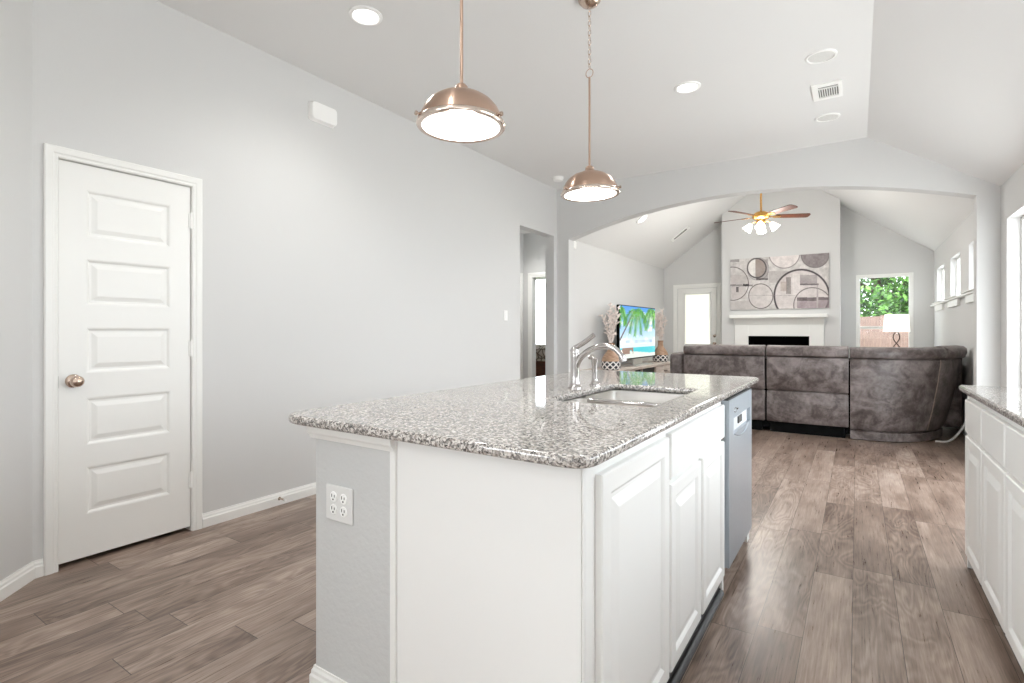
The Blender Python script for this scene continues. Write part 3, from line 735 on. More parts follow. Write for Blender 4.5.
bm = BM(); box(bm, -3.3295, -3.29, 6.56, 6.64, 2.34, 2.45, .014, 3); single('motion_sensor', bm, 'plastic', (-3.33, 6.6, 2.4), 'small white motion sensor high on the wall just inside the arch', 'sensor', smooth=30)

# ---------------------------------------------------------------- right hand cabinets
RX = .452
fR = lambda a, b, c: (RX+.019-c, a, b)
ends = [3.452, 3.03, 2.60, 2.17, 1.74]
info = [('white base cabinet at the far end of the right worktop, nearest the sofa', 3.452),
        ('white base cabinet between two others under the right worktop', 3.03),
        ('white base cabinet cut by the right edge of the photo', 2.60)]
for i in range(3):
    a1, a0 = ends[i], ends[i+1]
    r = thing('base_cabinet', ((RX+XR)/2, (a0+a1)/2, 0), info[i][0], 'cabinet', 'drawer and door cabinets along the right wall')
    bm = BM(); box(bm, RX+.0195, XR-.001, a0+.0005, a1-.0005, TOE, .8835); finish('carcass', bm, 'cab', r)
    bm = BM(); box(bm, RX+.03, XR-.001, a0+.0005, a1-.0005, 0, TOE-.0005); finish('toe_kick', bm, 'toe', r)  # black colour paints in the shadow at the cabinet foot
    bm = BM(); cab_door(bm, fR, a0+.01, a1-.01, .685, .848, fr=.02, raised=False); finish('drawer', bm, 'cab', r)
    bm = BM(); cab_door(bm, fR, a0+.01, a1-.01, .075, .668, fr=.052); finish('door', bm, 'cab', r)
    if i == 0:
        bm = BM(); box(bm, RX+.012, XR-.001, a1, a1+.014, 0, .8835, .002); finish('end_panel', bm, 'cab', r)
outer = rounded([(.432, 1.2), (XR-.001, 1.2), (XR-.001, 3.52), (.432, 3.52)], [0, 0, 0, .05])
bm = slab_mesh('slab', [outer], .884, .914, .011)
single('worktop', bm, 'granite', (.75, 2.4, .884), 'speckled granite worktop running along the right wall cabinets', 'countertop', smooth=40)
bm = BM(); box(bm, RX+.02, XR-.001, 1.22, 1.738, 0, .8835); box(bm, RX+.0, RX+.019, 1.24, 1.72, .09, .85, .003)
single('base_cabinet', bm, 'cab', (.75, 1.5, 0), 'plain white base cabinet closest to the camera along the right wall', 'cabinet')

# ---------------------------------------------------------------- ceiling fittings
def downlight(loc, label, group, power=7):
    r = thing('recessed_downlight', loc, label, 'downlight', group); x, y, z = loc
    bm = BM(); lathe(bm, [(.07, -.004), (.078, -.012), (.096, -.006), (.098, 0)], loc, seg=36, cap=False); finish('trim_ring', bm, 'plastic', r, 50)
    bm = BM(); lathe(bm, [(.074, -.003), (.06, -.009), (.035, -.013), (.0005, -.0145)], loc, seg=32, cap=False); finish('lens', bm, 'canlens', r, 50)
    d = bpy.data.lights.new('downlight_lamp', 'SPOT'); d.energy = power*4; d.spot_size = math.radians(150); d.spot_blend = .9; d.shadow_soft_size = .06; d.color = (1, .985, .96)
    o = bpy.data.objects.new('downlight_lamp', d); COL.objects.link(o); o.parent = r; o.location = (0, 0, -.08)
    return r
downlight((-2.43, 2.11, ZC), 'lit recessed downlight in the ceiling above the left wall', 'recessed downlights')
downlight((-1.085, 4.085, ZC), 'lit recessed downlight in the ceiling beyond the second pendant', 'recessed downlights')
downlight((-1.08, .5, ZC), 'lit recessed downlight overhead at the near end of the island', 'recessed downlights')
downlight((-1.08, -1.6, ZC), 'added unseen downlight behind the camera', 'recessed downlights')  # extra lamp added out of view for room light
def speaker(loc, label):
    r = thing('ceiling_speaker', loc, label, 'ceiling speaker', 'round ceiling speakers')
    bm = BM(); lathe(bm, [(.078, -.004), (.082, -.011), (.092, -.009), (.096, 0)], loc, seg=36, cap=False); finish('ring', bm, 'plastic', r, 50)
    bm = BM(); lathe(bm, [(.0785, -.004), (.05, -.006), (.0005, -.0065)], loc, seg=32, cap=False); finish('grille', bm, plain('speaker grille', C(222, 222, 219), .8, .08, 400), r, 50)
speaker((-.204, 4.126, ZC), 'round white ceiling speaker nearer the camera than the air vent')
speaker((-.215, 5.335, ZC), 'round white ceiling speaker between the air vent and the arch')
av = thing('air_vent', (-.193, 4.74, ZC), 'white rectangular air vent between two round ceiling speakers', 'vent')
vx0, vx1, vy0, vy1 = -.292, -.094, 4.58, 4.89
bm = BM()
for a, b, c, d in ((vx0, vx0+.04, vy0, vy1), (vx1-.025, vx1, vy0, vy1), (vx0+.04, vx1-.025, vy0, vy0+.045), (vx0+.04, vx1-.025, vy1-.045, vy1)): box(bm, a, b, c, d, ZC-.012, ZC-.0005)
finish('frame', bm, 'plastic', av)
bm = BM(); box(bm, vx0+.03, vx1-.02, vy0+.03, vy1-.03, ZC-.003, ZC-.001); finish('duct', bm, 'grey_slot', av)
for i in range(9):
    bm = BM(); x = vx0+.048+i*.0155; box(bm, x, x+.006, vy0+.105, vy1-.05, ZC-.011, ZC-.004); finish('louver', bm, 'plastic', av)
bm = BM(); box(bm, vx0+.035, vx1-.02, vy0+.085, vy0+.10, ZC-.011, ZC-.004); box(bm, vx0+.035, vx1-.02, vy0+.046, vy0+.058, ZC-.011, ZC-.004); finish('divider', bm, 'plastic', av)
sd = thing('smoke_detector', (-3.04, 5.63, ZC), 'small white smoke detector on the ceiling by the arch wall corner', 'smoke detector')
bm = BM(); lathe(bm, [(.07, 0), (.07, -.012), (.0005, -.013)], (-3.04, 5.63, ZC-.0005), seg=28); finish('base', bm, 'plastic', sd, 40)
bm = BM(); lathe(bm, [(.06, -.013), (.058, -.035), (.045, -.043), (.0005, -.045)], (-3.04, 5.63, ZC-.001), seg=28); finish('cover', bm, 'plastic', sd, 40)

def pendant(x, y, zr, label, tilt):
    r = thing('pendant_lamp', (x, y, zr), label, 'pendant lamp', 'dome pendants over the island')
    def fin(name, bm, mat, sm, tilted=True, par=None):
        if tilted:
            piv = Vector((x, y, zr+.158)); ax = Vector((-math.sin(TH), math.cos(TH), 0)); mt = Matrix.Translation(piv) @ Matrix.Rotation(math.radians(tilt), 4, ax) @ Matrix.Translation(-piv)
            for v in bm.verts: v.co = mt @ v.co
        return finish(name, bm, mat, par or r, sm)
    bm = BM(); lathe(bm, [(.154, .012), (.153, .028), (.148, .042), (.137, .064), (.118, .086), (.092, .104), (.062, .116), (.03, .121), (.028, .1205), (.06, .113), (.088, .101), (.114, .083), (.133, .061), (.1445, .04), (.149, .02)], (x, y, zr), seg=48, cap=False); sh = fin('shade', bm, 'bronze', 35)
    bm = BM(); lathe(bm, [(.150, .016), (.161, .013), (.166, .006), (.166, -.002), (.162, -.007), (.154, -.008), (.146, -.006)], (x, y, zr), seg=48, cap=False); fin('rim', bm, 'rim', 40)
    bm = BM(); lathe(bm, [(.1465, -.004), (.13, -.0075), (.09, -.012), (.045, -.0145), (.0005, -.015)], (x, y, zr), seg=40, cap=False); fin('glass', bm, 'lens', 60)
    bm = BM(); lathe(bm, [(.034, .1185), (.032, .128), (.026, .133), (.024, .147), (.016, .156), (.008, .160), (.0005, .160)], (x, y, zr), seg=24, cap=False); fin('cap', bm, 'bronze', 35)
    for k in range(3):
        a = TH-PI/6+2*PI*k/3; q = Vector((math.cos(a), math.sin(a), 0)); p = Vector((x, y, zr+.012))
        bm = BM(); tube(bm, [p+q*.150, p+q*.172], .004, 8); tube(bm, [p+q*.172, p+q*.180], .008, 10); box(bm, p.x+q.x*.160-.006, p.x+q.x*.160+.006, p.y+q.y*.160-.006, p.y+q.y*.160+.006, zr-.004, zr+.018, .002); fin('thumb_screw', bm, 'nickel', 30)
    bm = BM(); tube(bm, [(x, y, zr+.158), (x, y, 2.62)], .0062, 12); fin('stem', bm, 'bronze', 60, False)
    bm = BM(); tube(bm, [(x+.022*math.cos(a), y+.0*math.sin(a), 2.642+.024*math.sin(a)) for a in [2*PI*i/20 for i in range(20)]], .0026, 6, True); fin('loop', bm, 'bronze', 60, False)
    bm = BM(); z = 2.668; k = 0
    while z < 3.02:
        c, s_ = (1, 0) if k % 2 else (0, 1)
        tube(bm, [(x+c*.0085*math.cos(a), y+s_*.0085*math.cos(a), z+.012+.0165*math.sin(a)) for a in [2*PI*i/12 for i in range(12)]], .002, 5, True); z += .027; k += 1
    ch_ = fin('chain', bm, 'nickel', 60, False)
    bm = BM(); lathe(bm, [(.0005, -.045), (.02, -.044), (.045, -.032), (.062, -.012), (.064, -.0005)], (x, y, ZC), seg=32, cap=False); fin('canopy', bm, 'nickel', 40, False)
    d = bpy.data.lights.new('pendant_bulb', 'POINT'); d.energy = 5; d.shadow_soft_size = .05; d.color = (1, .98, .95)
    o = bpy.data.objects.new('pendant_bulb', d); COL.objects.link(o); o.parent = r; o.location = (0, 0, -.09)
pendant(-1.238, 1.533, 1.958, 'larger looking brushed metal dome pendant over the near end of the island', .6)
pendant(-1.258, 2.70, 1.962, 'brushed metal dome pendant hanging over the sink end of the island', -1.4)

# vent and downlight in the living room vault
def on_vault(o, left=True): o.rotation_euler = (0, -math.atan(KS) if left else math.atan(KS), 0)
def vz(x): return roof_z(x)
lv_ = thing('air_vent', (-2.669, 9.557, vz(-2.669)), 'long narrow white air vent in the living room vault', 'vent')
bm = BM()
o0 = Vector((-2.669, 9.557, vz(-2.669)))
def lb(bm, a, b, c, d, e, g, bev=0): box(bm, o0.x+a, o0.x+b, o0.y+c, o0.y+d, o0.z+e, o0.z+g, bev)
for a, b, c, d in ((-.19, -.14, -.08, .08), (.14, .19, -.08, .08), (-.14, .14, -.08, -.045), (-.14, .14, .045, .08)): lb(bm, a, b, c, d, -.014, -.001)
finish('frame', bm, 'plastic', lv_)
bm = BM(); lb(bm, -.14, .14, -.045, .045, -.006, -.001); finish('grille', bm, 'grey_slot', lv_); on_vault(lv_)
downlight((-3.95, 6.35, 2.75), 'added unseen downlight brightening the small hall beyond the opening', 'recessed downlights', 11)  # lamp added to brighten the hall, not visible itself
ld = downlight((-2.735, 7.75, vz(-2.735)), 'recessed downlight in the living room vault beside the arch', 'recessed downlights', 16); on_vault(ld)
ld = downlight((.2, 7.0, vz(.2)), 'added downlight in the vault over the sofa corner, hidden by the arch', 'recessed downlights', 16); on_vault(ld, False)  # added living room lamp, kept out of view above the arch

# ---------------------------------------------------------------- ceiling fan
FXc, FYc, FZ = -1.147, 8.21, 2.80
fn = thing('ceiling_fan', (FXc, FYc, FZ), 'brass ceiling fan with brown blades and four lit glass shades', 'fan')
bm = BM(); lathe(bm, [(.0005, .02), (.05, .02), (.09, 0), (.118, -.03), (.12, -.06), (.1, -.085), (.06, -.1), (.055, -.125), (.065, -.14), (.05, -.165), (.0005, -.17)], (FXc, FYc, FZ+.08), seg=36, cap=False); finish('motor', bm, 'brass', fn, 40)
bm = BM(); tube(bm, [(FXc, FYc, FZ+.09), (FXc, FYc, ZM-.06)], .013, 12); finish('downrod', bm, 'brass', fn, 60)
bm = BM(); lathe(bm, [(.02, -.14), (.055, -.10), (.07, -.04), (.07, .02)], (FXc, FYc, ZM-.02), seg=28); finish('canopy', bm, 'brass', fn, 40)
for k in range(5):
    a = TH+math.radians(-78+72*k)
    mt = Matrix.Translation((FXc, FYc, FZ+.03)) @ Matrix.Rotation(a, 4, 'Z') @ Matrix.Rotation(math.radians(-12), 4, 'X')
    t = BM(); prism(t, rounded([(.19, -.052), (.66, -.068), (.66, .068), (.19, .052)], [.02, .05, .05, .02]), 'z', -.004, .004)
    bm = BM(); merge(bm, t, mt); bl = finish('blade', bm, 'blade', fn)
    t = BM(); prism(t, [(.08, -.02), (.15, -.012), (.2, -.04), (.26, -.03), (.27, 0), (.26, .03), (.2, .04), (.15, .012), (.08, .02)], 'z', -.012, -.0045)
    bm = BM(); merge(bm, t, mt); finish('blade_iron', bm, 'brass', bl)
for k in range(4):
    a = TH+math.radians(62+90*k); q = Vector((math.cos(a), math.sin(a), 0)); p = Vector((FXc, FYc, FZ-.055))
    bm = BM(); tube(bm, curve_pts([p+q*.03, p+q*.09+Vector((0, 0, .01)), p+q*.13+Vector((0, 0, -.02))], 5), .008, 8); arm = finish('light_arm', bm, 'brass', fn, 60)
    ax = (q*.62+Vector((0, 0, -.78))).normalized(); mt = Matrix.Translation(p+q*.125+Vector((0, 0, -.015))) @ ax.to_track_quat('Z', 'Y').to_matrix().to_4x4()
    t = BM(); lathe(t, [(.02, 0), (.03, .015), (.042, .04), (.05, .07), (.062, .1), (.068, .112), (.05, .11), (.0005, .1)], seg=24, cap=False)
    bm = BM(); merge(bm, t, mt); finish('glass_shade', bm, 'tulip', arm, 60)
d = bpy.data.lights.new('fan_bulbs', 'POINT'); d.energy = 54; d.shadow_soft_size = .18; d.color = (1, .965, .91)
o = bpy.data.objects.new('fan_bulbs', d); COL.objects.link(o); o.parent = fn; o.location = (0, 0, -.33)

# ---------------------------------------------------------------- sectional sofa
sf = thing('sectional_sofa', (-.6, 7.3, 0), 'grey brown leather sectional sofa with its back to the kitchen', 'sofa')
def strip(path, prof, lean=0.0):
    """loft a closed profile (depth inward, height) along a floor path of outer-back points with inward normals"""
    rows = []
    for (px, py, nx, ny, k) in path:
        rows.append([(px+nx*(d-lean*k*z), py+ny*(d-lean*k*z), z) for d, z in prof])
    return rows
def straight(x0, x1, y): return [(x, y, 0, 1, 1) for x in (x0, x0+.012, x0+(x1-x0)*.25, (x0+x1)/2, x0+(x1-x0)*.75, x1-.012, x1)]
def puff(rows, amount=.02):
    """draw the end rows in a little so that cushions look stuffed"""
    n = len(rows)
    for e in (0, n-1):
        c = Vector((0, 0, 0))
        for p in rows[e]: c += Vector(p)
        c /= len(rows[e]); rows[e] = [tuple(c+(Vector(p)-c)*(1-amount*3)) for p in rows[e]]
    return rows
LOW = [(.0, .125), (-.012, .14), (-.018, .30), (-.012, .475), (.0, .49), (.14, .49), (.14, .125)]
UP = [(.0, .495), (-.016, .51), (-.03, .68), (-.034, .85), (-.022, .885), (.02, .892), (.2, .892), (.24, .7), (.16, .495)]
HEAD = [(-.01, .893), (-.036, .905), (-.046, .945), (-.04, .985), (-.015, 1.01), (.05, 1.022), (.14, 1.012), (.2, .97), (.215, .92), (.2, .893)]
def reclin(x0, x1, y):
    bm = BM(); loft(bm, puff(strip(straight(x0, x1, y), LOW), .012)); finish('lower_back', bm, 'leather', sf, 50)
    bm = BM(); loft(bm, puff(strip(straight(x0, x1, y), UP), .012)); finish('backrest', bm, 'leather', sf, 50)
    bm = BM(); loft(bm, puff(strip(straight(x0, x1, y), HEAD), .02)); finish('headrest', bm, 'leather', sf, 50)
    bm = BM(); box(bm, x0+.01, x1-.01, y+.16, y+1.0, .12, .47, .06, 3); finish('seat_cushion', bm, 'leather', sf, 50)
    bm = BM(); box(bm, x0+.03, x1-.03, y+.03, y+.92, .0, .119); finish('base', bm, 'black', sf)  # black block puts the shadow gap under the sofa into colour
SY = 6.85
reclin(-1.86, -.915, SY); reclin(-.893, -.078, SY)
bm = BM(); box(bm, -.1, -.04, SY+.03, SY+.7, .05, .86); finish('frame', bm, 'black', sf)  # black core paints in the shade of the gap between sections
bm = BM(); box(bm, -.94, -.87, SY+.03, SY+.9, .05, .86); finish('frame', bm, 'black', sf)  # dark filler standing for shade between the two recliners
bm = BM(); box(bm, -2.06, -1.875, SY+.02, SY+1.02, .06, .905, .05, 3); finish('armrest', bm, 'leather', sf, 50)
# curved corner wedge
ctrlB = [(-.062, 6.85), (.20, 6.865), (.42, 6.95), (.60, 7.13), (.72, 7.35), (.80, 7.62)]
ctrlT = [(-.062, 6.82), (.22, 6.83), (.50, 6.92), (.74, 7.11), (.90, 7.36), (.985, 7.62)]
PB = curve_pts([(*p, 0) for p in ctrlB], 6); PT = curve_pts([(*p, 0) for p in ctrlT], 6)
def wedge(i0, i1, prof):
    rows = []
    for i in range(i0, i1+1):
        a, b = PB[i], PT[i]; tg = (PB[min(i+1, len(PB)-1)]-PB[max(i-1, 0)]).normalized(); nin = Vector((-tg.y, tg.x, 0))
        r = []
        for d, z in prof:
            k = max(0, min(1, (z-.1)/.85)); p = a.lerp(b, k); r.append((p.x+nin.x*d, p.y+nin.y*d, z))
        rows.append(r)
    return rows
WB = [(.0, .105), (-.02, .13), (-.03, .35), (-.025, .65), (-.012, .86), (.0, .885), (.2, .885), (.24, .6), (.3, .105)]
WH = [(.0, .887), (-.03, .90), (-.04, .94), (-.034, .985), (-.008, 1.008), (.06, 1.016), (.15, 1.0), (.2, .95), (.2, .887)]
WH2 = [(d-.004, .887+(z-.887)*1.13) for d, z in WH]
ns = 19
bm = BM(); loft(bm, puff(wedge(0, len(PB)-1, WB), .01)); finish('backrest', bm, 'leather', sf, 50)
bm = BM(); loft(bm, puff(wedge(0, ns, WH), .02)); finish('headrest', bm, 'leather', sf, 50)
bm = BM(); loft(bm, puff(wedge(ns, len(PB)-1, WH2), .02)); finish('headrest', bm, 'leather', sf, 50)
bm = BM(); loft(bm, wedge(0, len(PB)-1, [(.01, .0), (-.006, .01), (-.008, .09), (.01, .104), (.3, .104), (.3, .0)])); finish('base', bm, 'leather', sf, 40)
r_ = wedge(18, 18, [(d-.006, z) for d, z in WB[1:6]])[0]
bm = BM(); tube(bm, r_, .005, 6); finish('stitched_seam', bm, 'seam', sf)
bm = BM(); prism(bm, [(-.06, 7.05), (.35, 7.12), (.62, 7.45), (.70, 7.62), (.1, 7.75), (-.06, 7.75)], 'z', .12, .46); finish('seat_cushion', bm, 'leather', sf)
# wing along the right wall
bm = BM(); box(bm, .72, .985, 7.63, 9.2, .1, .97, .05, 3); finish('backrest', bm, 'leather', sf, 50)
bm = BM(); box(bm, .1, .715, 7.76, 9.2, .1, .46, .05, 3); finish('seat_cushion', bm, 'leather', sf, 50)

# white cord lying by the sofa
bm = BM(); tube(bm, curve_pts([(.70, 7.15, .012), (.80, 7.2, .012), (.88, 7.32, .05), (.96, 7.4, .16), (1.02, 7.42, .3)], 8), .011, 8); 
finish('power_cord', bm, 'plastic', sf, 60)['label'] = 'white power cord'

# ---------------------------------------------------------------- table lamp and its table behind the sofa
lt = thing('end_table', (.52, 10.0, 0), 'dark end table behind the sofa under the back window', 'table')
bm = BM(); box(bm, .2, .8, 9.72, 10.28, .76, .79, .005); finish('table_top', bm, 'wire', lt)
for sx in (.225, .775):
    for sy in (9.745, 10.255):
        bm = BM(); box(bm, sx-.02, sx+.02, sy-.02, sy+.02, 0, .7595, .003); finish('leg', bm, 'wire', lt)
tl = thing('table_lamp', (.505, 9.95, .79), 'lit table lamp with white drum shade and twisted wire base', 'lamp')
lx, ly = .505, 9.95
bm = BM(); lathe(bm, [(.0005, 0), (.07, 0), (.07, .01), (.02, .016), (.0005, .016)], (lx, ly, .79), seg=24, cap=False); finish('foot', bm, 'wire', tl, 40)
for ph in (0, PI):
    bm = BM(); tube(bm, [(lx+.055*math.sin(PI*2*t+ph)*(1-.35*t), ly+.03*math.cos(PI*2*t+ph), .80+.40*t) for t in [i/30 for i in range(31)]], .008, 8); finish('twisted_stem', bm, 'wire', tl, 60)
bm = BM(); lathe(bm, [(.168, 0), (.15, .265), (.146, .265), (.164, 0)], (lx, ly, 1.178), seg=36, cap=False); finish('lamp_shade', bm, 'lampshade', tl, 50)

# ---------------------------------------------------------------- television, its stand, vases
ts = thing('tv_stand', (-3.05, 8.2, 0), 'whitewashed wooden media stand below the television', 'tv stand')
SX0, SX1, SYa, SYb, SZ = -3.325, -2.84, 6.78, 9.72, .63
bm = BM(); box(bm, SX0, SX1+.02, SYa-.02, SYb+.02, SZ-.04, SZ, .004); finish('top', bm, 'whitewash', ts)
bm = BM()
for a, b in ((SYa, SYa+.03), (7.72, 7.75), (8.05, 8.08), (8.74, 8.77), (SYb-.03, SYb)): box(bm, SX0, SX1-.001, a, b, .08, SZ-.0405)
box(bm, SX0, SX1-.001, SYa, SYb, .05, .08); box(bm, SX0, SX0+.02, SYa, SYb, .0805, SZ-.0405); finish('carcass', bm, 'whitewash', ts)
for a, b in ((SYa+.03, 7.72), (8.77, SYb-.03)):
    for z0, z1 in ((.40, .58), (.09, .39)):
        bm = BM(); box(bm, SX1-.02, SX1, a+.004, b-.004, z0, z1, .003); dr = finish('drawer', bm, 'whitewash', ts)
        bm = BM(); tube(bm, [(SX1, (a+b)/2-.06, (z0+z1)/2), (SX1+.025, (a+b)/2-.06, (z0+z1)/2), (SX1+.025, (a+b)/2+.06, (z0+z1)/2), (SX1, (a+b)/2+.06, (z0+z1)/2)], .006, 8); finish('handle', bm, 'wire', dr)
bm = BM(); box(bm, SX0+.02, SX1-.03, 7.752, 8.738, .0805, .588); finish('dark_recess', bm, 'slot', ts)
for y in (SYa+.05, SYb-.05):
    bm = BM(); box(bm, SX0+.03, SX1-.03, y-.03, y+.03, 0, .0495); finish('foot', bm, 'whitewash', ts)

def strokes():
    L = []
    rnd = random.Random(3)
    def frond(x, y, a, ln, droop, w):
        p = [(x, y)]; 
        for i in range(10): a2 = a+droop*i/10; x += math.cos(a2)*ln/10; y += math.sin(a2)*ln/10; p.append((x, y))
        for i in range(1, 11):
            for s in (-1, 1):
                aa = a+droop*i/10+s*1.0; l2 = w*(1-.5*i/10)
                L.append((p[i][0], p[i][1], p[i][0]+math.cos(aa)*l2, p[i][1]+math.sin(aa)*l2+.03, .012, rnd.random()))
        for q, r in zip(p, p[1:]): L.append((*q, *r, .009, .2))
    for a, ln, dr in ((.4, .5, 1.2), (1.0, .5, .6), (1.5, .5, .3), (2.1, .48, -.4), (2.9, .45, -1.2), (0.0, .4, 1.5)): frond(.42, .05, a, ln, dr, .10)
    for a, ln, dr in ((1.2, .4, .4), (1.9, .45, .0), (2.5, .35, -.6), (.6, .35, .8)): frond(.88, .0, a, ln, dr, .09)
    for a, ln, dr in ((1.1, .35, .4), (1.7, .38, .0)): frond(.04, .0, a, ln, dr, .09)
    return L
SK = strokes()
def tvpic(u, v):
    if v < .72: c = lerp((70, 150, 235), (225, 242, 255), min(1, v/.7))
    elif v < .80: c = (225, 240, 250)
    elif v < .93: c = (70, 205, 215)
    else: c = (245, 240, 232)
    n = vnoise(u*7, v*9)*.6+vnoise(u*17, v*19)*.4
    if .1 < v < .74 and n > .5: c = lerp(c, (250, 252, 255), min(1, (n-.5)*5))
    if .66 < v < .71 and .15 < u < .9: c = lerp(c, (110, 150, 190), .45*vnoise(u*14, 3))
    if v > .78 and v > 1.02-.26*u+.1*(u < .3): pass
    if v > .83+.12*u and v > .8: c = lerp((248, 240, 228), (120, 215, 215), .15)
    if v > .80 and u < .35 and v < .92 and n > .45: c = (150, 120, 105)
    # leaning trunk
    if abs(u-(.02+.36*(.62-v)/.55)) < .018 and .07 < v < .66: c = (96, 84, 74)
    best = None
    for x0, y0, x1, y1, w, h in SK:
        dx, dy = x1-x0, y1-y0; t = max(0, min(1, ((u-x0)*dx+(v-y0)*dy)/(dx*dx+dy*dy+1e-9)))
        d = math.hypot(u-x0-t*dx, v-y0-t*dy)
        if d < w*(1.2-.8*t): best = h
    if best is not None: c = lerp((18, 110, 30), (130, 205, 60), best)
    return C(*c)
tv = thing('television', (-3.0, 8.3, SZ), 'flat television showing a palm beach on the media stand', 'tv')
TX = -2.98; ty0, ty1, tz0, tz1 = 7.45, 9.12, .745, 1.59
bm = BM(); box(bm, TX-.05, TX-.001, ty0, ty1, tz0, tz1, .006); finish('casing', bm, 'black', tv)
picture_grid('screen', tv, lambda u, v: (TX, ty0+.012+(ty1-ty0-.024)*u, tz1-.012-(tz1-tz0-.03)*v), 150, 84, tvpic, 'screen')
bm = BM(); box(bm, TX-.045, TX-.015, 8.1, 8.5, SZ+.018, tz0-.0005, .004); box(bm, TX-.13, TX+.1, 7.9, 8.7, SZ+.0005, SZ+.018, .004); finish('stand', bm, 'steel', tv)

def vase(x, y, label, s=1.0, lean=0.0):
    z0 = SZ+.0005; r = thing('vase', (x, y, z0), label, 'vase', 'lattice bottle vases on the media stand')
    bm = BM(); lathe(bm, [(.11*s, 0), (.135*s, .015*s), (.142*s, .07*s), (.138*s, .125*s)], (x, y, z0), seg=36); o = finish('lattice_band', bm, 'lattice', r, 40)
    bm = BM(); lathe(bm, [(.137*s, .1255*s), (.125*s, .17*s), (.09*s, .225*s), (.055*s, .27*s), (.043*s, .31*s), (.045*s, .36*s), (.055*s, .385*s), (.048*s, .386*s), (.038*s, .36*s)], (x, y, z0), seg=32, cap=False); finish('neck', bm, 'vasewood', r, 50)
    bm = BM(); rnd = random.Random(int(x*1000)+int(y*77))
    for k in range(9):
        a = rnd.uniform(0, 2*PI); sp = rnd.uniform(.05, .13); hh = rnd.uniform(.52, .74)*s
        p = [(x+math.cos(a)*sp*t**1.4+rnd.uniform(-.014, .014), y+math.sin(a)*sp*t**1.4+rnd.uniform(-.014, .014), z0+.2*s+(hh)*t) for t in [i/9 for i in range(10)]]
        p[0] = (x, y, z0+.2*s); tube(bm, p, [.009-.0005*i for i in range(10)], 6)
        for j in range(4, 10):
            q = Vector(p[j]); 
            for m_ in range(3):
                e = q+Vector((rnd.uniform(-.06, .06), rnd.uniform(-.06, .06), rnd.uniform(-.01, .07))); tube(bm, [q, (q+e)/2+Vector((0, 0, .008)), e], [.006, .012, .003], 5)
    finish('branches', bm, 'twig', r)
vase(-2.97, 7.10, 'lattice bottle vase with white branches at the near side of the television', 1.0)
vase(-2.99, 9.45, 'lattice bottle vase with white branches at the far side of the television', 1.0)

# ---------------------------------------------------------------- bedroom beyond the hall
bd = thing('bed', (-5.5, 9.5, 0), 'bed with dark wooden frame and patterned spread beyond the hall door', 'bed')
bm = BM(); box(bm, -6.5, -4.75, 8.9, 10.7, .18, .42, .02); box(bm, -6.55, -4.7, 8.84, 8.9, 0, .60, .02); finish('frame', bm, 'bedwood', bd)
bm = BM(); box(bm, -6.48, -4.78, 8.905, 10.68, .425, .72, .08, 3); finish('mattress', bm, 'quilt', bd, 40)
bm = BM(); tube(bm, [(-6.45+1.65*i/10, 9.02+.02*math.sin(i*2), .75+.03*math.sin(i*1.7)) for i in range(11)], [.08]+[.13]*9+[.08], 14); finish('rolled_spread', bm, 'quilt', bd, 50)
bm = BM(); box(bm, -5.9, -5.3, 9.3, 9.75, .73, .90, .08, 3); single('bed_pillow', bm, 'quilt', (-5.6, 9.5, .73), 'patterned pillow lying on the bed beyond the hall door', 'pillow', smooth=50)

# ---------------------------------------------------------------- garden behind the house
bm = BM(); box(bm, -25, 30, 14.0, 45, -.32, -.2); o = finish('ground', bm, 'grass'); o['kind'] = 'structure'
bm = BM(); box(bm, -25, 30, 11.12, 14.0, -.3, -.18); box(bm, 1.2, 20, -12, 11.12, -.3, -.18); box(bm, -12, 1.2, -12, -3.42, -.3, -.18); o = finish('bounce_slab', bm, plain('pale bounce surface', C(214, 212, 208), .9)); o['kind'] = 'structure'  # unseen pale slab added to bounce daylight up to the ceilings
fe = thing('garden_fence', (0, 16, -.2), 'weathered wooden privacy fence seen through the back window', 'fence')
bm = BM(); x = -9.0; rnd = random.Random(5)
while x < 9: box(bm, x, x+.138, 16, 16.02, -.2, 1.57+rnd.uniform(-.02, .02)); x += .1375
finish('pickets', bm, 'fence', fe)
bm = BM()
for z in (.1, .75, 1.35): box(bm, -9, 9, 16.02, 16.06, z, z+.09)
finish('rails', bm, 'fence', fe)
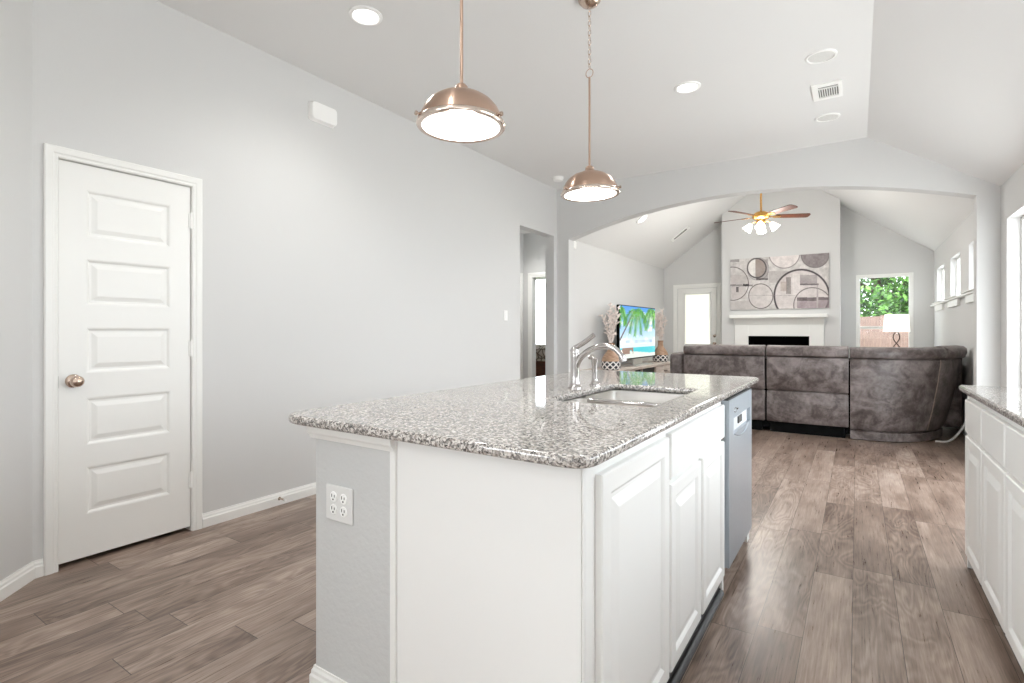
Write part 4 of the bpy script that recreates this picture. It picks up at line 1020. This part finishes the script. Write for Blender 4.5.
def tree(x, y, h, rad, label, seed):
    rnd = random.Random(seed); r = thing('tree', (x, y, -.2), label, 'tree', 'trees behind the garden fence')
    bm = BM(); tube(bm, curve_pts([(x, y, -.2), (x+.1, y, h*.3), (x-.1, y+.1, h*.6), (x, y, h*.85)], 5), [.16-.006*i for i in range(16)], 8)
    for k in range(6):
        a = rnd.uniform(0, 6.28); z = h*rnd.uniform(.3, .6); tube(bm, [(x, y, z), (x+math.cos(a)*rad*.4, y+math.sin(a)*rad*.4, z+.5), (x+math.cos(a)*rad*.75, y+math.sin(a)*rad*.75, z+1.1)], [.07, .05, .02], 6)
    finish('trunk', bm, 'bark', r)
    bm = BM(); cl = []
    for q in range(40):
        a = rnd.uniform(0, 2*PI); m = rad*math.sqrt(rnd.random()); cl.append((math.cos(a)*m*.8, math.sin(a)*m*.8, rnd.uniform(.2, 1.0)*h, rnd.uniform(.35, .7)))
    for k in range(9000):
        c = cl[k % len(cl)]; g = [max(-1.1, min(1.1, rnd.gauss(0, .5))) for _ in range(3)]
        p = Vector((x+c[0]+g[0]*c[3], y+c[1]+g[1]*c[3], c[2]+g[2]*c[3]))
        a = Vector((rnd.gauss(0, 1), rnd.gauss(0, 1), rnd.gauss(0, .8))).normalized(); b = a.cross(Vector((rnd.gauss(0, 1), rnd.gauss(0, 1), rnd.gauss(0, 1)))).normalized(); s = rnd.uniform(.05, .11)
        quad(bm, [p-a*s, p+b*s*.5, p+a*s, p-b*s*.5])
    finish('foliage', bm, 'leaf', r)
tree(.6, 18.8, 4.6, 1.5, 'leafy tree directly behind the fence in the middle of the back window', 11)
tree(5.2, 19.5, 5.6, 1.7, 'leafy tree behind the fence, hidden by the wall right of the back window', 12)
tree(-4.0, 19.3, 5.4, 1.7, 'leafy tree behind the fence, hidden by the chimney breast', 13)
tree(2.2, 24.5, 6.5, 2.0, 'taller tree farther back, showing at the right of the back window', 14)
tree(-1.2, 24.0, 6.0, 1.6, 'tree farther back, showing through gaps at the left of the back window', 15)
